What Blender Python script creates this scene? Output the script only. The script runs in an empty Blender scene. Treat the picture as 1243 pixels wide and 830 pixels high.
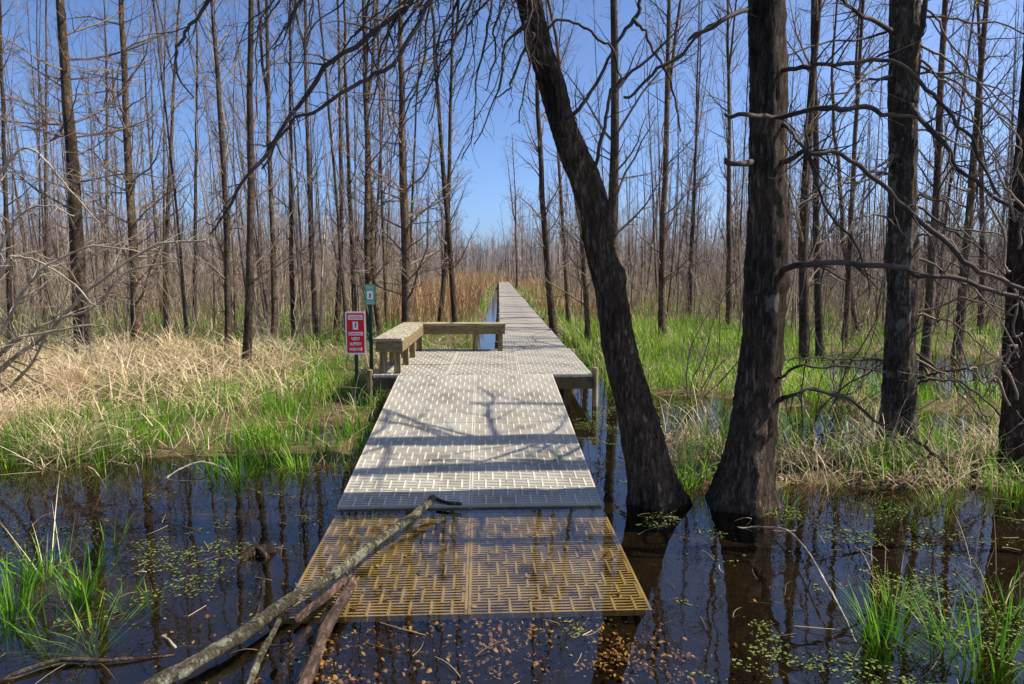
import bpy, math, random
import numpy as np
from mathutils import Vector, Matrix, noise as mn

random.seed(7)
rng = np.random.default_rng(11)
scene = bpy.context.scene
col = scene.collection
PI = math.pi

# ------------------------------------------------------------------ camera
F_PX, CX, CY = 829.0, 621.5, 415.0
CAM = Vector((0.0, 0.0, 1.92))
PITCH = math.atan(87 / 829.0)
YAW = math.atan(16 / 829.0)
FW = Vector((math.sin(YAW) * math.cos(PITCH), math.cos(YAW) * math.cos(PITCH), -math.sin(PITCH)))
RT = Vector((math.cos(YAW), -math.sin(YAW), 0))
UP = RT.cross(FW)

cd = bpy.data.cameras.new('camera')
cam = bpy.data.objects.new('camera', cd)
col.objects.link(cam)
cam.location = CAM
cam.rotation_euler = Matrix((RT, UP, -FW)).transposed().to_euler()
cd.sensor_width = 36
cd.lens = 36 * F_PX / 1243
cd.clip_end = 5000
cd.clip_start = 0.05
scene.camera = cam


def ray(px, py):
    return FW * F_PX + RT * (px - CX) - UP * (py - CY)


def on_z(px, py, z=0.0):
    r = ray(px, py)
    return CAM + r * ((z - CAM.z) / r.z)


def at_y(px, py, d):
    r = ray(px, py)
    return CAM + r * (d / r.y)


def px_of(x, y):
    """photo column of a ground point (for keeping sight lines of the place free)"""
    v = Vector((x, y, 0)) - CAM
    return CX + F_PX * v.dot(RT) / v.dot(FW)


def width_to_r(w, p):
    return w * 0.5 / F_PX * (Vector(p) - CAM).dot(FW)


# ------------------------------------------------------------------ helpers
def tag(o, label=None, cat=None, group=None, kind=None):
    if label: o['label'] = label
    if cat: o['category'] = cat
    if group: o['group'] = group
    if kind: o['kind'] = kind
    return o


def empty(name, loc, label=None, cat=None, group=None):
    o = bpy.data.objects.new(name, None)
    o.empty_display_size = 0.2
    col.objects.link(o)
    o.location = loc
    tag(o, label, cat, group)
    return o


def origin_of(parent):
    v = Vector((0, 0, 0))
    while parent is not None:
        v = v + Vector(parent.location)
        parent = parent.parent
    return v


class MB:
    def __init__(s):
        s.v = []; s.f = []; s.m = []; s.cur = 0

    def add(s, verts, faces):
        b = len(s.v)
        s.v.extend([tuple(v) for v in verts])
        s.f.extend([tuple(i + b for i in f) for f in faces])
        s.m.extend([s.cur] * len(faces))

    def box(s, x0, x1, y0, y1, z0, z1, M=None):
        vs = [Vector((x, y, z)) for z in (z0, z1) for y in (y0, y1) for x in (x0, x1)]
        if M is not None: vs = [M @ v for v in vs]
        s.add(vs, [(0, 2, 3, 1), (4, 5, 7, 6), (0, 1, 5, 4), (2, 6, 7, 3), (0, 4, 6, 2), (1, 3, 7, 5)])

    def tube(s, pts, rad, sides=6, cap=True):
        pts = [Vector(p) for p in pts]
        n = len(pts)
        t = (pts[1] - pts[0]).normalized()
        a = t.orthogonal().normalized()
        vs = []; fs = []
        for i in range(n):
            if i == 0: t = pts[1] - pts[0]
            elif i == n - 1: t = pts[-1] - pts[-2]
            else: t = pts[i + 1] - pts[i - 1]
            if t.length < 1e-9: t = Vector((0, 0, 1))
            t.normalize()
            a = (a - t * a.dot(t))
            if a.length < 1e-6: a = t.orthogonal()
            a.normalize()
            b = t.cross(a)
            r = rad[i]
            for k in range(sides):
                an = 2 * PI * k / sides
                vs.append(pts[i] + a * (math.cos(an) * r) + b * (math.sin(an) * r))
        for i in range(n - 1):
            for k in range(sides):
                k2 = (k + 1) % sides
                fs.append((i * sides + k, i * sides + k2, (i + 1) * sides + k2, (i + 1) * sides + k))
        if cap:
            fs.append(tuple(range((n - 1) * sides, n * sides)))
            fs.append(tuple(reversed(range(sides))))
        s.add(vs, fs)

    def build(s, name, mat, parent=None, smooth=False, local=False):
        me = bpy.data.meshes.new(name)
        off = Vector((0, 0, 0)) if local else origin_of(parent)
        me.from_pydata([(v[0] - off.x, v[1] - off.y, v[2] - off.z) for v in s.v], [], s.f)
        mats = mat if isinstance(mat, (list, tuple)) else [mat]
        for m in mats: me.materials.append(m)
        if len(mats) > 1: me.polygons.foreach_set('material_index', s.m)
        if smooth: me.polygons.foreach_set('use_smooth', [True] * len(me.polygons))
        me.update()
        o = bpy.data.objects.new(name, me)
        col.objects.link(o)
        if parent is not None: o.parent = parent
        return o


def np_mesh(name, V, Fq, mat, tint=None, parent=None, smooth=False):
    """fast quad mesh from numpy arrays"""
    me = bpy.data.meshes.new(name)
    V = np.ascontiguousarray(V.reshape(-1, 3), dtype=np.float32)
    Fq = np.ascontiguousarray(Fq.reshape(-1, Fq.shape[-1]), dtype=np.int32)
    k = Fq.shape[1]
    me.vertices.add(len(V)); me.vertices.foreach_set('co', V.ravel())
    me.loops.add(Fq.size); me.loops.foreach_set('vertex_index', Fq.ravel())
    me.polygons.add(len(Fq))
    me.polygons.foreach_set('loop_start', np.arange(len(Fq), dtype=np.int32) * k)
    me.polygons.foreach_set('loop_total', np.full(len(Fq), k, dtype=np.int32))
    if smooth: me.polygons.foreach_set('use_smooth', np.ones(len(Fq), dtype=bool))
    me.update(calc_edges=True)
    if tint is not None:
        at = me.attributes.new('tint', 'FLOAT', 'POINT')
        at.data.foreach_set('value', np.ascontiguousarray(tint, dtype=np.float32).ravel())
    me.materials.append(mat)
    o = bpy.data.objects.new(name, me)
    col.objects.link(o)
    if parent is not None: o.parent = parent
    return o


# ------------------------------------------------------------------ materials
def new_mat(name):
    m = bpy.data.materials.new(name)
    m.use_nodes = True
    nt = m.node_tree
    nt.nodes.clear()
    out = nt.nodes.new('ShaderNodeOutputMaterial')
    return m, nt, out


def N(nt, t, **kw):
    n = nt.nodes.new(t)
    for k, v in kw.items():
        if k in n.inputs: n.inputs[k].default_value = v
        else: setattr(n, k, v)
    return n


def ramp(nt, stops):
    r = nt.nodes.new('ShaderNodeValToRGB')
    el = r.color_ramp.elements
    while len(el) > 1: el.remove(el[-1])
    el[0].position = stops[0][0]; el[0].color = (*stops[0][1], 1)
    for p, c in stops[1:]:
        e = el.new(p); e.color = (*c, 1)
    return r


def coords(nt, scale=(1, 1, 1), kind='Object'):
    tc = nt.nodes.new('ShaderNodeTexCoord')
    mp = nt.nodes.new('ShaderNodeMapping')
    mp.inputs['Scale'].default_value = scale
    nt.links.new(tc.outputs[kind], mp.inputs['Vector'])
    return mp.outputs['Vector']


def principled(nt, out, rough=0.8, spec=0.3):
    b = nt.nodes.new('ShaderNodeBsdfPrincipled')
    b.inputs['Roughness'].default_value = rough
    b.inputs['Specular IOR Level'].default_value = spec
    nt.links.new(b.outputs[0], out.inputs['Surface'])
    return b


def mixc(nt, fac, a, b):
    m = nt.nodes.new('ShaderNodeMix'); m.data_type = 'RGBA'
    if hasattr(fac, 'default_value') or hasattr(fac, 'links'): nt.links.new(fac, m.inputs[0])
    else: m.inputs[0].default_value = fac
    for s, i in ((a, 6), (b, 7)):
        if isinstance(s, tuple): m.inputs[i].default_value = (*s, 1)
        else: nt.links.new(s, m.inputs[i])
    return m.outputs[2]


def bark_mat(name, dark, mid, light, scale=1.0, bump=0.6, lichen=None, grain=(9, 9, 1.6), lich_t=0.62):
    m, nt, out = new_mat(name)
    b = principled(nt, out, 0.92, 0.15)
    v = coords(nt, tuple(g * scale for g in grain))
    n1 = N(nt, 'ShaderNodeTexNoise', Scale=2.2, Detail=9.0, Roughness=0.74)
    nt.links.new(v, n1.inputs['Vector'])
    vo = N(nt, 'ShaderNodeTexVoronoi', Scale=1.6, feature='DISTANCE_TO_EDGE')
    warp = N(nt, 'ShaderNodeVectorMath', operation='MULTIPLY_ADD')
    nt.links.new(n1.outputs['Color'], warp.inputs[0]); warp.inputs[1].default_value = (2.4, 2.4, 2.4)
    nt.links.new(v, warp.inputs[2])
    nt.links.new(warp.outputs[0], vo.inputs['Vector'])
    r = ramp(nt, [(0.3, dark), (0.5, mid), (0.72, light)])
    nt.links.new(n1.outputs['Fac'], r.inputs[0])
    cr = ramp(nt, [(0.0, (0.40, 0.38, 0.36)), (0.28, (1, 1, 1))])
    nt.links.new(vo.outputs['Distance'], cr.inputs[0])
    mul = nt.nodes.new('ShaderNodeMix'); mul.data_type = 'RGBA'; mul.blend_type = 'MULTIPLY'; mul.inputs[0].default_value = 1
    nt.links.new(r.outputs[0], mul.inputs[6]); nt.links.new(cr.outputs[0], mul.inputs[7])
    n4 = N(nt, 'ShaderNodeTexNoise', Scale=1.0, Detail=3.0, Roughness=0.6)
    nt.links.new(coords(nt, (3.5, 3.5, 1.6)), n4.inputs['Vector'])
    r4 = ramp(nt, [(0.36, (0.45, 0.42, 0.40)), (0.5, (0.9, 0.9, 0.9)), (0.66, (1.35, 1.3, 1.2))])
    nt.links.new(n4.outputs['Fac'], r4.inputs[0])
    mu2 = nt.nodes.new('ShaderNodeMix'); mu2.data_type = 'RGBA'; mu2.blend_type = 'MULTIPLY'; mu2.inputs[0].default_value = 1
    nt.links.new(mul.outputs[2], mu2.inputs[6]); nt.links.new(r4.outputs[0], mu2.inputs[7])
    c = mu2.outputs[2]
    if lichen:
        v2 = coords(nt, (1, 1, 0.7))
        n2 = N(nt, 'ShaderNodeTexNoise', Scale=5.5 * scale, Detail=4.0, Roughness=0.6)
        nt.links.new(v2, n2.inputs['Vector'])
        r2 = ramp(nt, [(lich_t, (0, 0, 0)), (lich_t + 0.05, (1, 1, 1))])
        nt.links.new(n2.outputs['Fac'], r2.inputs[0])
        c = mixc(nt, r2.outputs[0], c, lichen)
    nt.links.new(c, b.inputs['Base Color'])
    bp = N(nt, 'ShaderNodeBump', Strength=bump, Distance=0.03)
    ad = N(nt, 'ShaderNodeMath', operation='MULTIPLY_ADD')
    nt.links.new(cr.outputs[0], ad.inputs[0]); ad.inputs[1].default_value = 0.7
    nt.links.new(n1.outputs['Fac'], ad.inputs[2])
    nt.links.new(ad.outputs[0], bp.inputs['Height'])
    nt.links.new(bp.outputs[0], b.inputs['Normal'])
    return m


def leaf_mat(name, stops, trans=0.35, rough=0.6):
    """foliage / dead stems: colour from the 'tint' attribute, partly translucent"""
    m, nt, out = new_mat(name)
    at = N(nt, 'ShaderNodeAttribute', attribute_name='tint')
    r = ramp(nt, stops)
    nt.links.new(at.outputs['Fac'], r.inputs[0])
    b = nt.nodes.new('ShaderNodeBsdfPrincipled')
    b.inputs['Roughness'].default_value = rough
    b.inputs['Specular IOR Level'].default_value = 0.25
    nt.links.new(r.outputs[0], b.inputs['Base Color'])
    if trans > 0:
        t = nt.nodes.new('ShaderNodeBsdfTranslucent')
        nt.links.new(r.outputs[0], t.inputs['Color'])
        mx = nt.nodes.new('ShaderNodeMixShader'); mx.inputs[0].default_value = trans
        nt.links.new(b.outputs[0], mx.inputs[1]); nt.links.new(t.outputs[0], mx.inputs[2])
        nt.links.new(mx.outputs[0], out.inputs['Surface'])
    else:
        nt.links.new(b.outputs[0], out.inputs['Surface'])
    return m


def noise_mat(name, stops, scale=4.0, stretch=(1, 1, 1), rough=0.8, bump=0.2, spec=0.2, detail=6.0, dist=0.01):
    m, nt, out = new_mat(name)
    b = principled(nt, out, rough, spec)
    v = coords(nt, stretch)
    n = N(nt, 'ShaderNodeTexNoise', Scale=scale, Detail=detail, Roughness=0.6)
    nt.links.new(v, n.inputs['Vector'])
    r = ramp(nt, stops)
    nt.links.new(n.outputs['Fac'], r.inputs[0])
    nt.links.new(r.outputs[0], b.inputs['Base Color'])
    if bump:
        bp = N(nt, 'ShaderNodeBump', Strength=bump, Distance=dist)
        nt.links.new(n.outputs['Fac'], bp.inputs['Height'])
        nt.links.new(bp.outputs[0], b.inputs['Normal'])
    return m


M = {}
M['bark_dark'] = bark_mat('bark_dark', (0.026, 0.017, 0.011), (0.125, 0.088, 0.06), (0.34, 0.27, 0.20), 1.0, 1.0, grain=(14, 14, 3.0))
M['bark_big'] = bark_mat('bark_big', (0.028, 0.019, 0.013), (0.14, 0.10, 0.07), (0.36, 0.285, 0.22), 1.0, 1.0, grain=(14, 14, 2.6), lichen=(0.21, 0.19, 0.155), lich_t=0.66)
M['bark_grey'] = bark_mat('bark_grey', (0.032, 0.024, 0.018), (0.16, 0.125, 0.095), (0.40, 0.35, 0.28), 1.0, 1.0, grain=(15, 15, 4), lichen=(0.23, 0.22, 0.18), lich_t=0.6)
M['bark_slim'] = bark_mat('bark_slim', (0.045, 0.028, 0.018), (0.20, 0.14, 0.09), (0.52, 0.42, 0.30), 2.0, 0.8, grain=(7, 7, 2.5))
M['bark_brown'] = bark_mat('bark_brown', (0.04, 0.028, 0.02), (0.11, 0.08, 0.058), (0.24, 0.18, 0.13), 2.0, 0.6, grain=(5, 5, 3))
M['twig'] = noise_mat('twig', [(0.3, (0.08, 0.055, 0.04)), (0.7, (0.27, 0.20, 0.145))], 3.0, bump=0)
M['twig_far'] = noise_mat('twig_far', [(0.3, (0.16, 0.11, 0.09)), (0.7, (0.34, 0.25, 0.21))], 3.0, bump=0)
M['twig_dark'] = noise_mat('twig_dark', [(0.3, (0.022, 0.017, 0.014)), (0.7, (0.085, 0.065, 0.05))], 5.0, bump=0)
M['twig_pale'] = noise_mat('twig_pale', [(0.3, (0.14, 0.11, 0.08)), (0.7, (0.40, 0.34, 0.26))], 6.0, bump=0)

M['brush'] = leaf_mat('brush', [(0.0, (0.09, 0.065, 0.05)), (0.5, (0.20, 0.15, 0.115)), (1.0, (0.50, 0.39, 0.28))], 0)
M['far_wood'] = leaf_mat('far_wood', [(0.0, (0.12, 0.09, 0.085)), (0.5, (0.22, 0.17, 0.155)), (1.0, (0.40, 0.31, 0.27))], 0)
M['grass'] = leaf_mat('grass', [(0.0, (0.03, 0.10, 0.006)), (0.5, (0.12, 0.30, 0.012)), (0.85, (0.28, 0.47, 0.03)), (1.0, (0.46, 0.46, 0.12))], 0.45, 0.45)
M['straw'] = leaf_mat('straw', [(0.0, (0.20, 0.13, 0.06)), (0.5, (0.50, 0.37, 0.20)), (1.0, (0.80, 0.66, 0.44))], 0.3, 0.7)
M['reed'] = leaf_mat('reed', [(0.0, (0.16, 0.085, 0.04)), (0.5, (0.36, 0.21, 0.10)), (1.0, (0.58, 0.43, 0.25))], 0.3, 0.8)
M['litter'] = leaf_mat('litter', [(0.0, (0.10, 0.05, 0.02)), (0.45, (0.34, 0.21, 0.09)), (0.8, (0.62, 0.45, 0.20)), (1.0, (0.78, 0.58, 0.30))], 0, 0.7)
M['dead_leaf'] = leaf_mat('dead_leaf', [(0.0, (0.12, 0.07, 0.045)), (0.5, (0.32, 0.22, 0.15)), (1.0, (0.55, 0.43, 0.32))], 0.1, 0.7)
M['weed'] = leaf_mat('weed', [(0.0, (0.04, 0.055, 0.010)), (0.5, (0.10, 0.13, 0.025)), (1.0, (0.22, 0.24, 0.06))], 0.15, 0.5)

M['plastic'] = noise_mat('plastic', [(0.30, (0.19, 0.165, 0.125)), (0.45, (0.38, 0.34, 0.27)), (0.70, (0.52, 0.475, 0.39))], 1.6, bump=0.05, rough=0.6, spec=0.3, detail=9)
M['plastic_rib'] = noise_mat('plastic_rib', [(0.3, (0.38, 0.355, 0.30)), (0.7, (0.58, 0.55, 0.47))], 6.0, bump=0.05, rough=0.6)  # paler than the slats: light caught by the solid ribs, put into the colour
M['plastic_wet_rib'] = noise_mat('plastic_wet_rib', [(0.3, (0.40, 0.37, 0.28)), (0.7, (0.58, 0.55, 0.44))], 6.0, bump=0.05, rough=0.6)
M['plastic_wet'] = noise_mat('plastic_wet', [(0.36, (0.16, 0.13, 0.07)), (0.46, (0.50, 0.43, 0.28)), (0.7, (0.70, 0.63, 0.46))], 3.0, bump=0.05, rough=0.6)
M['wood'] = noise_mat('wood', [(0.3, (0.07, 0.05, 0.025)), (0.5, (0.20, 0.145, 0.07)), (0.68, (0.36, 0.28, 0.14))], 3.0, (9, 9, 1.2), bump=0.6)
M['wood_x'] = noise_mat('wood_x', [(0.25, (0.07, 0.05, 0.025)), (0.5, (0.17, 0.12, 0.06)), (0.75, (0.30, 0.225, 0.12))], 3.0, (3.5, 3.5, 14), bump=0.6)
M['wood_top'] = noise_mat('wood_top', [(0.3, (0.13, 0.11, 0.07)), (0.5, (0.27, 0.23, 0.155)), (0.7, (0.46, 0.41, 0.30))], 3.0, (18, 1.4, 9), bump=0.7)
M['wood_topx'] = noise_mat('wood_topx', [(0.3, (0.15, 0.12, 0.06)), (0.5, (0.29, 0.235, 0.13)), (0.7, (0.46, 0.39, 0.25))], 3.0, (1.4, 18, 9), bump=0.7)
M['wood_dark'] = noise_mat('wood_dark', [(0.25, (0.05, 0.035, 0.02)), (0.7, (0.16, 0.115, 0.06))], 3.0, (2, 2, 2), bump=0.3)
M['log_pale'] = bark_mat('log_pale', (0.07, 0.055, 0.035), (0.24, 0.21, 0.14), (0.42, 0.37, 0.27), 1.6, 1.0, (0.36, 0.36, 0.25), grain=(10, 10, 10), lich_t=0.56)
M['log_brown'] = bark_mat('log_brown', (0.06, 0.035, 0.025), (0.20, 0.13, 0.10), (0.36, 0.27, 0.22), 1.6, 0.9, grain=(9, 3, 9))
M['green_post'] = noise_mat('green_post', [(0.3, (0.006, 0.035, 0.022)), (0.7, (0.012, 0.06, 0.04))], 8.0, rough=0.45, bump=0)
M['sign_red'] = noise_mat('sign_red', [(0.3, (0.55, 0.012, 0.015)), (0.7, (0.68, 0.018, 0.02))], 4.0, rough=0.4, bump=0)
M['sign_white'] = noise_mat('sign_white', [(0.3, (0.72, 0.70, 0.68)), (0.7, (0.82, 0.80, 0.78))], 4.0, rough=0.4, bump=0)
M['sign_green'] = noise_mat('sign_green', [(0.3, (0.07, 0.26, 0.14)), (0.7, (0.10, 0.34, 0.19))], 4.0, rough=0.4, bump=0)
M['sign_pale'] = noise_mat('sign_pale', [(0.3, (0.55, 0.70, 0.58)), (0.7, (0.66, 0.78, 0.66))], 4.0, rough=0.4, bump=0)

# ground
m, nt, out = new_mat('ground'); M['ground'] = m
b = principled(nt, out, 0.9, 0.2)
v = coords(nt)
n1 = N(nt, 'ShaderNodeTexNoise', Scale=0.9, Detail=8.0, Roughness=0.65); nt.links.new(v, n1.inputs['Vector'])
n2 = N(nt, 'ShaderNodeTexNoise', Scale=14.0, Detail=8.0, Roughness=0.7); nt.links.new(v, n2.inputs['Vector'])
r1 = ramp(nt, [(0.35, (0.045, 0.032, 0.018)), (0.5, (0.10, 0.075, 0.035)), (0.65, (0.075, 0.085, 0.025))]); nt.links.new(n1.outputs['Fac'], r1.inputs[0])
r2 = ramp(nt, [(0.35, (0.035, 0.023, 0.012)), (0.55, (0.12, 0.078, 0.035)), (0.72, (0.26, 0.17, 0.08))]); nt.links.new(n2.outputs['Fac'], r2.inputs[0])
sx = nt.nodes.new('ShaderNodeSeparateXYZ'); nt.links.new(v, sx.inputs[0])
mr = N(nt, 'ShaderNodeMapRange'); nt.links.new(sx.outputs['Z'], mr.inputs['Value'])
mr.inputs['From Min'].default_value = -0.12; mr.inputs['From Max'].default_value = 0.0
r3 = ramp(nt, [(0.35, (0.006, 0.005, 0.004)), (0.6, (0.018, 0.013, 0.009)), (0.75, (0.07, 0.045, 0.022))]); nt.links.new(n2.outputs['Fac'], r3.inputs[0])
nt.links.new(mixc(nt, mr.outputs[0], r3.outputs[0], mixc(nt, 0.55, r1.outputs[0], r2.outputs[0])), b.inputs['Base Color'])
bp = N(nt, 'ShaderNodeBump', Strength=0.8, Distance=0.03); nt.links.new(n2.outputs['Fac'], bp.inputs['Height']); nt.links.new(bp.outputs[0], b.inputs['Normal'])

# water: clear tannin-brown water, see-through by fresnel
m, nt, out = new_mat('water'); M['water'] = m
v = coords(nt)
w1 = N(nt, 'ShaderNodeTexNoise', Scale=2.2, Detail=3.0, Roughness=0.5); nt.links.new(v, w1.inputs['Vector'])
w2 = N(nt, 'ShaderNodeTexNoise', Scale=11.0, Detail=2.0, Roughness=0.5); nt.links.new(v, w2.inputs['Vector'])
am = N(nt, 'ShaderNodeMath', operation='MULTIPLY_ADD'); nt.links.new(w2.outputs['Fac'], am.inputs[0]); am.inputs[1].default_value = 0.12
nt.links.new(w1.outputs['Fac'], am.inputs[2])
bp = N(nt, 'ShaderNodeBump', Strength=0.13, Distance=0.02); nt.links.new(am.outputs[0], bp.inputs['Height'])
fr = N(nt, 'ShaderNodeFresnel', IOR=1.62); nt.links.new(bp.outputs[0], fr.inputs['Normal'])
gm = nt.nodes.new('ShaderNodeNewGeometry'); im_ = N(nt, 'ShaderNodeMapRange')       # same air-to-water reflectance seen from both sides
im_.inputs['To Min'].default_value = 1.9; im_.inputs['To Max'].default_value = 1 / 1.9
nt.links.new(gm.outputs['Backfacing'], im_.inputs['Value']); nt.links.new(im_.outputs[0], fr.inputs['IOR'])
gl = N(nt, 'ShaderNodeBsdfGlossy', Roughness=0.0); nt.links.new(bp.outputs[0], gl.inputs['Normal'])
tr = N(nt, 'ShaderNodeBsdfTransparent'); tr.inputs['Color'].default_value = (0.64, 0.55, 0.38, 1)
mx = nt.nodes.new('ShaderNodeMixShader')
nt.links.new(fr.outputs[0], mx.inputs[0]); nt.links.new(tr.outputs[0], mx.inputs[1]); nt.links.new(gl.outputs[0], mx.inputs[2])
nt.links.new(mx.outputs[0], out.inputs['Surface'])


# ------------------------------------------------------------------ terrain
def fnoise(x, y):
    return (np.sin(x * 1.3 + 1.7 * np.sin(y * 0.7)) * np.cos(y * 1.1 + 1.3 * np.sin(x * 0.9 + 2)) * 0.5
            + np.sin(x * 3.1 + y * 1.9 + 2 * np.sin(y * 1.7)) * 0.25 + np.cos(y * 4.3 - x * 2.7 + 1.5 * np.sin(x * 2.1)) * 0.15
            + np.sin(x * 7.7 + 3 * np.sin(y * 2.9)) * np.sin(y * 8.3 + 2 * np.sin(x * 3.1)) * 0.15)


def sstep(a, b, t):
    t = np.clip((t - a) / (b - a), 0, 1)
    return t * t * (3 - 2 * t)


def ell(x, y, cx, cy, rx, ry, soft=0.4):
    r = np.sqrt(((x - cx) / rx) ** 2 + ((y - cy) / ry) ** 2)
    return 1 - sstep(1 - soft, 1 + soft, r)


def pond(x, y):
    """0..1 amount of open water"""
    nz = fnoise(x, y)
    shore = 6.7 + 0.45 * nz + np.where(x < -1.5, 0, 0) + np.where(x > 1.6, -0.7, 0)
    a = 1 - sstep(-0.35, 0.35, y - shore)
    a = np.maximum(a, ell(x, y, -0.25, 8.5, 1.25, 4.5, 0.22))           # under ramp and platform
    a = np.maximum(a, ell(x, y, -2.5, 7.9, 0.7, 0.4) * 0.6)
    a = np.maximum(a, ell(x, y, -6.2, 9.4, 1.8, 0.7) * 0.75)
    a = np.maximum(a, ell(x, y, 1.3, 8.0, 0.6, 3.0))
    a = np.maximum(a, ell(x, y, 4.2, 8.2, 2.1, 1.1, 0.4) * np.clip(0.75 + 0.9 * fnoise(x * 1.8, y * 2.2), 0.2, 1))
    a = np.maximum(a, ell(x, y, 2.6, 9.2, 1.2, 1.1, 0.3) * 0.8)
    a = np.maximum(a, ell(x, y, 8.5, 13.0, 2.5, 2.6) * 0.85)
    a = np.maximum(a, ell(x, y, 6.0, 10.8, 1.8, 0.7) * 0.6)
    a = np.maximum(a, (1 - sstep(0.12, 0.5, np.abs(x + 0.2))) * sstep(11, 13, y) * (1 - sstep(60, 80, y)))
    a = np.maximum(a, (1 - sstep(0.15, 0.45, np.abs(x - 1.55))) * sstep(9, 10, y) * (1 - sstep(18, 26, y)) * 0.8)
    # banks
    a = a * (1 - ell(x + 0.25 * fnoise(y * 3, x * 3), y + 0.22 * fnoise(x * 2, y * 2), 3.6, 6.15, 1.3, 0.42, 0.5))
    a = a * (1 - ell(x, y, 5.4, 6.4, 1.0, 0.5, 0.5) * np.clip(0.8 + fnoise(x * 2, y * 2), 0, 1))
    a = a * (1 - ell(x, y, 2.1, 6.6, 0.62, 1.0, 0.35))
    a = a * (1 - 0.55 * ell(x, y, -3.2, 4.1, 1.0, 0.5, 0.6))
    return a


def height(x, y):
    nz = fnoise(x * 1.0, y * 1.0)
    fz = fnoise(x * 3.1 + 5, y * 3.3 + 2)
    p = pond(x, y)
    marsh = 0.045 + 0.05 * nz + 0.02 * fz
    deep = -0.20 + 0.05 * nz + 0.03 * fz
    front = ell(x, y, -0.1, 3.3, 2.0, 1.7, 0.5)
    deep = deep + 0.05 * front
    h = marsh * (1 - p) + deep * p
    r = np.sqrt(x * x + y * y)
    h = h + 5.0 * sstep(150, 420, r) + 0.15 * sstep(25, 60, r)
    return h


def geo(a, b, n):
    return a * (b / a) ** (np.arange(1, n + 1) / n)


gx = np.concatenate([-geo(14, 900, 34)[::-1], np.arange(-14, 14.01, 0.11), geo(14, 900, 34)])
gy = np.concatenate([-geo(4, 900, 26)[::-1], np.arange(-4, 2, 0.5), np.arange(2, 22, 0.11), geo(22, 1500, 60)])
X, Y = np.meshgrid(gx, gy)
Z = height(X, Y)
nx, ny = len(gx), len(gy)
idx = np.arange(nx * ny).reshape(ny, nx)
Q = np.stack([idx[:-1, :-1], idx[:-1, 1:], idx[1:, 1:], idx[1:, :-1]], -1)
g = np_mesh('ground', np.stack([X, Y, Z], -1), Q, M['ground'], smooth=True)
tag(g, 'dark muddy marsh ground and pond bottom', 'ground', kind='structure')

wb = MB(); wb.add([(-880, -880, 0), (880, -880, 0), (880, 1400, 0), (-880, 1400, 0)], [(0, 1, 2, 3)])
tag(wb.build('water', M['water']), 'dark clear flood water reflecting the blue sky', 'water', kind='structure')


# ------------------------------------------------------------------ vectorised blades, sticks, leaves
def blades(base, h, width, az, lean, curl, tint, levels=4):
    """base Nx3, h,width,az,lean,curl N -> ribbon blades"""
    n = len(base)
    t = np.linspace(0, 1, levels)[None, :]
    ang = lean[:, None] + curl[:, None] * t
    dt = 1.0 / (levels - 1)
    dx = np.sin(ang) * h[:, None] * dt
    dz = np.cos(ang) * h[:, None] * dt
    rx = np.concatenate([np.zeros((n, 1)), np.cumsum(dx[:, :-1], 1)], 1)
    rz = np.concatenate([np.zeros((n, 1)), np.cumsum(dz[:, :-1], 1)], 1)
    ca, sa = np.cos(az)[:, None], np.sin(az)[:, None]
    cx = base[:, 0:1] + rx * ca; cy = base[:, 1:2] + rx * sa; cz = base[:, 2:3] + rz
    w = width[:, None] * 0.5 * (1 - t ** 2.2 * 0.93)
    tw = rng.uniform(-0.7, 0.7, n)[:, None]
    wx = -np.sin(az[:, None] + tw) * w; wy = np.cos(az[:, None] + tw) * w
    V = np.stack([np.stack([cx - wx, cy - wy, cz], -1), np.stack([cx + wx, cy + wy, cz], -1)], 2)  # n,levels,2,3
    V = V.reshape(n, levels * 2, 3)
    k = np.arange(levels - 1) * 2
    q = np.stack([k, k + 1, k + 3, k + 2], -1)[None] + (np.arange(n) * levels * 2)[:, None, None]
    return V.reshape(-1, 3), q.reshape(-1, 4), np.repeat(tint, levels * 2)


def sticks(base, top, r0, r1, bend, tint, segs=3):
    """three-sided tapered sticks from base to top with a sideways bend"""
    n = len(base)
    t = np.linspace(0, 1, segs + 1)
    d = top - base
    a = np.cross(d, rng.normal(size=(n, 3))); a /= np.linalg.norm(a, axis=1, keepdims=True) + 1e-9
    b = np.cross(d, a); b /= np.linalg.norm(b, axis=1, keepdims=True) + 1e-9
    c = base[:, None] + d[:, None] * t[None, :, None] + a[:, None] * (bend[:, None] * np.sin(t * PI)[None])[..., None]
    r = r0[:, None] * (1 - t) + r1[:, None] * t
    th = np.arange(3) * 2 * PI / 3
    V = c[:, :, None] + r[:, :, None, None] * (np.cos(th)[None, None, :, None] * a[:, None, None] + np.sin(th)[None, None, :, None] * b[:, None, None])
    i = np.arange(segs)[:, None] * 3; k = np.arange(3)[None]
    q = np.stack([i + k, i + (k + 1) % 3, i + 3 + (k + 1) % 3, i + 3 + k], -1).reshape(-1, 4)
    q = q[None] + (np.arange(n) * (segs + 1) * 3)[:, None, None]
    return V.reshape(-1, 3), q.reshape(-1, 4), np.repeat(tint, (segs + 1) * 3)


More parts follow.
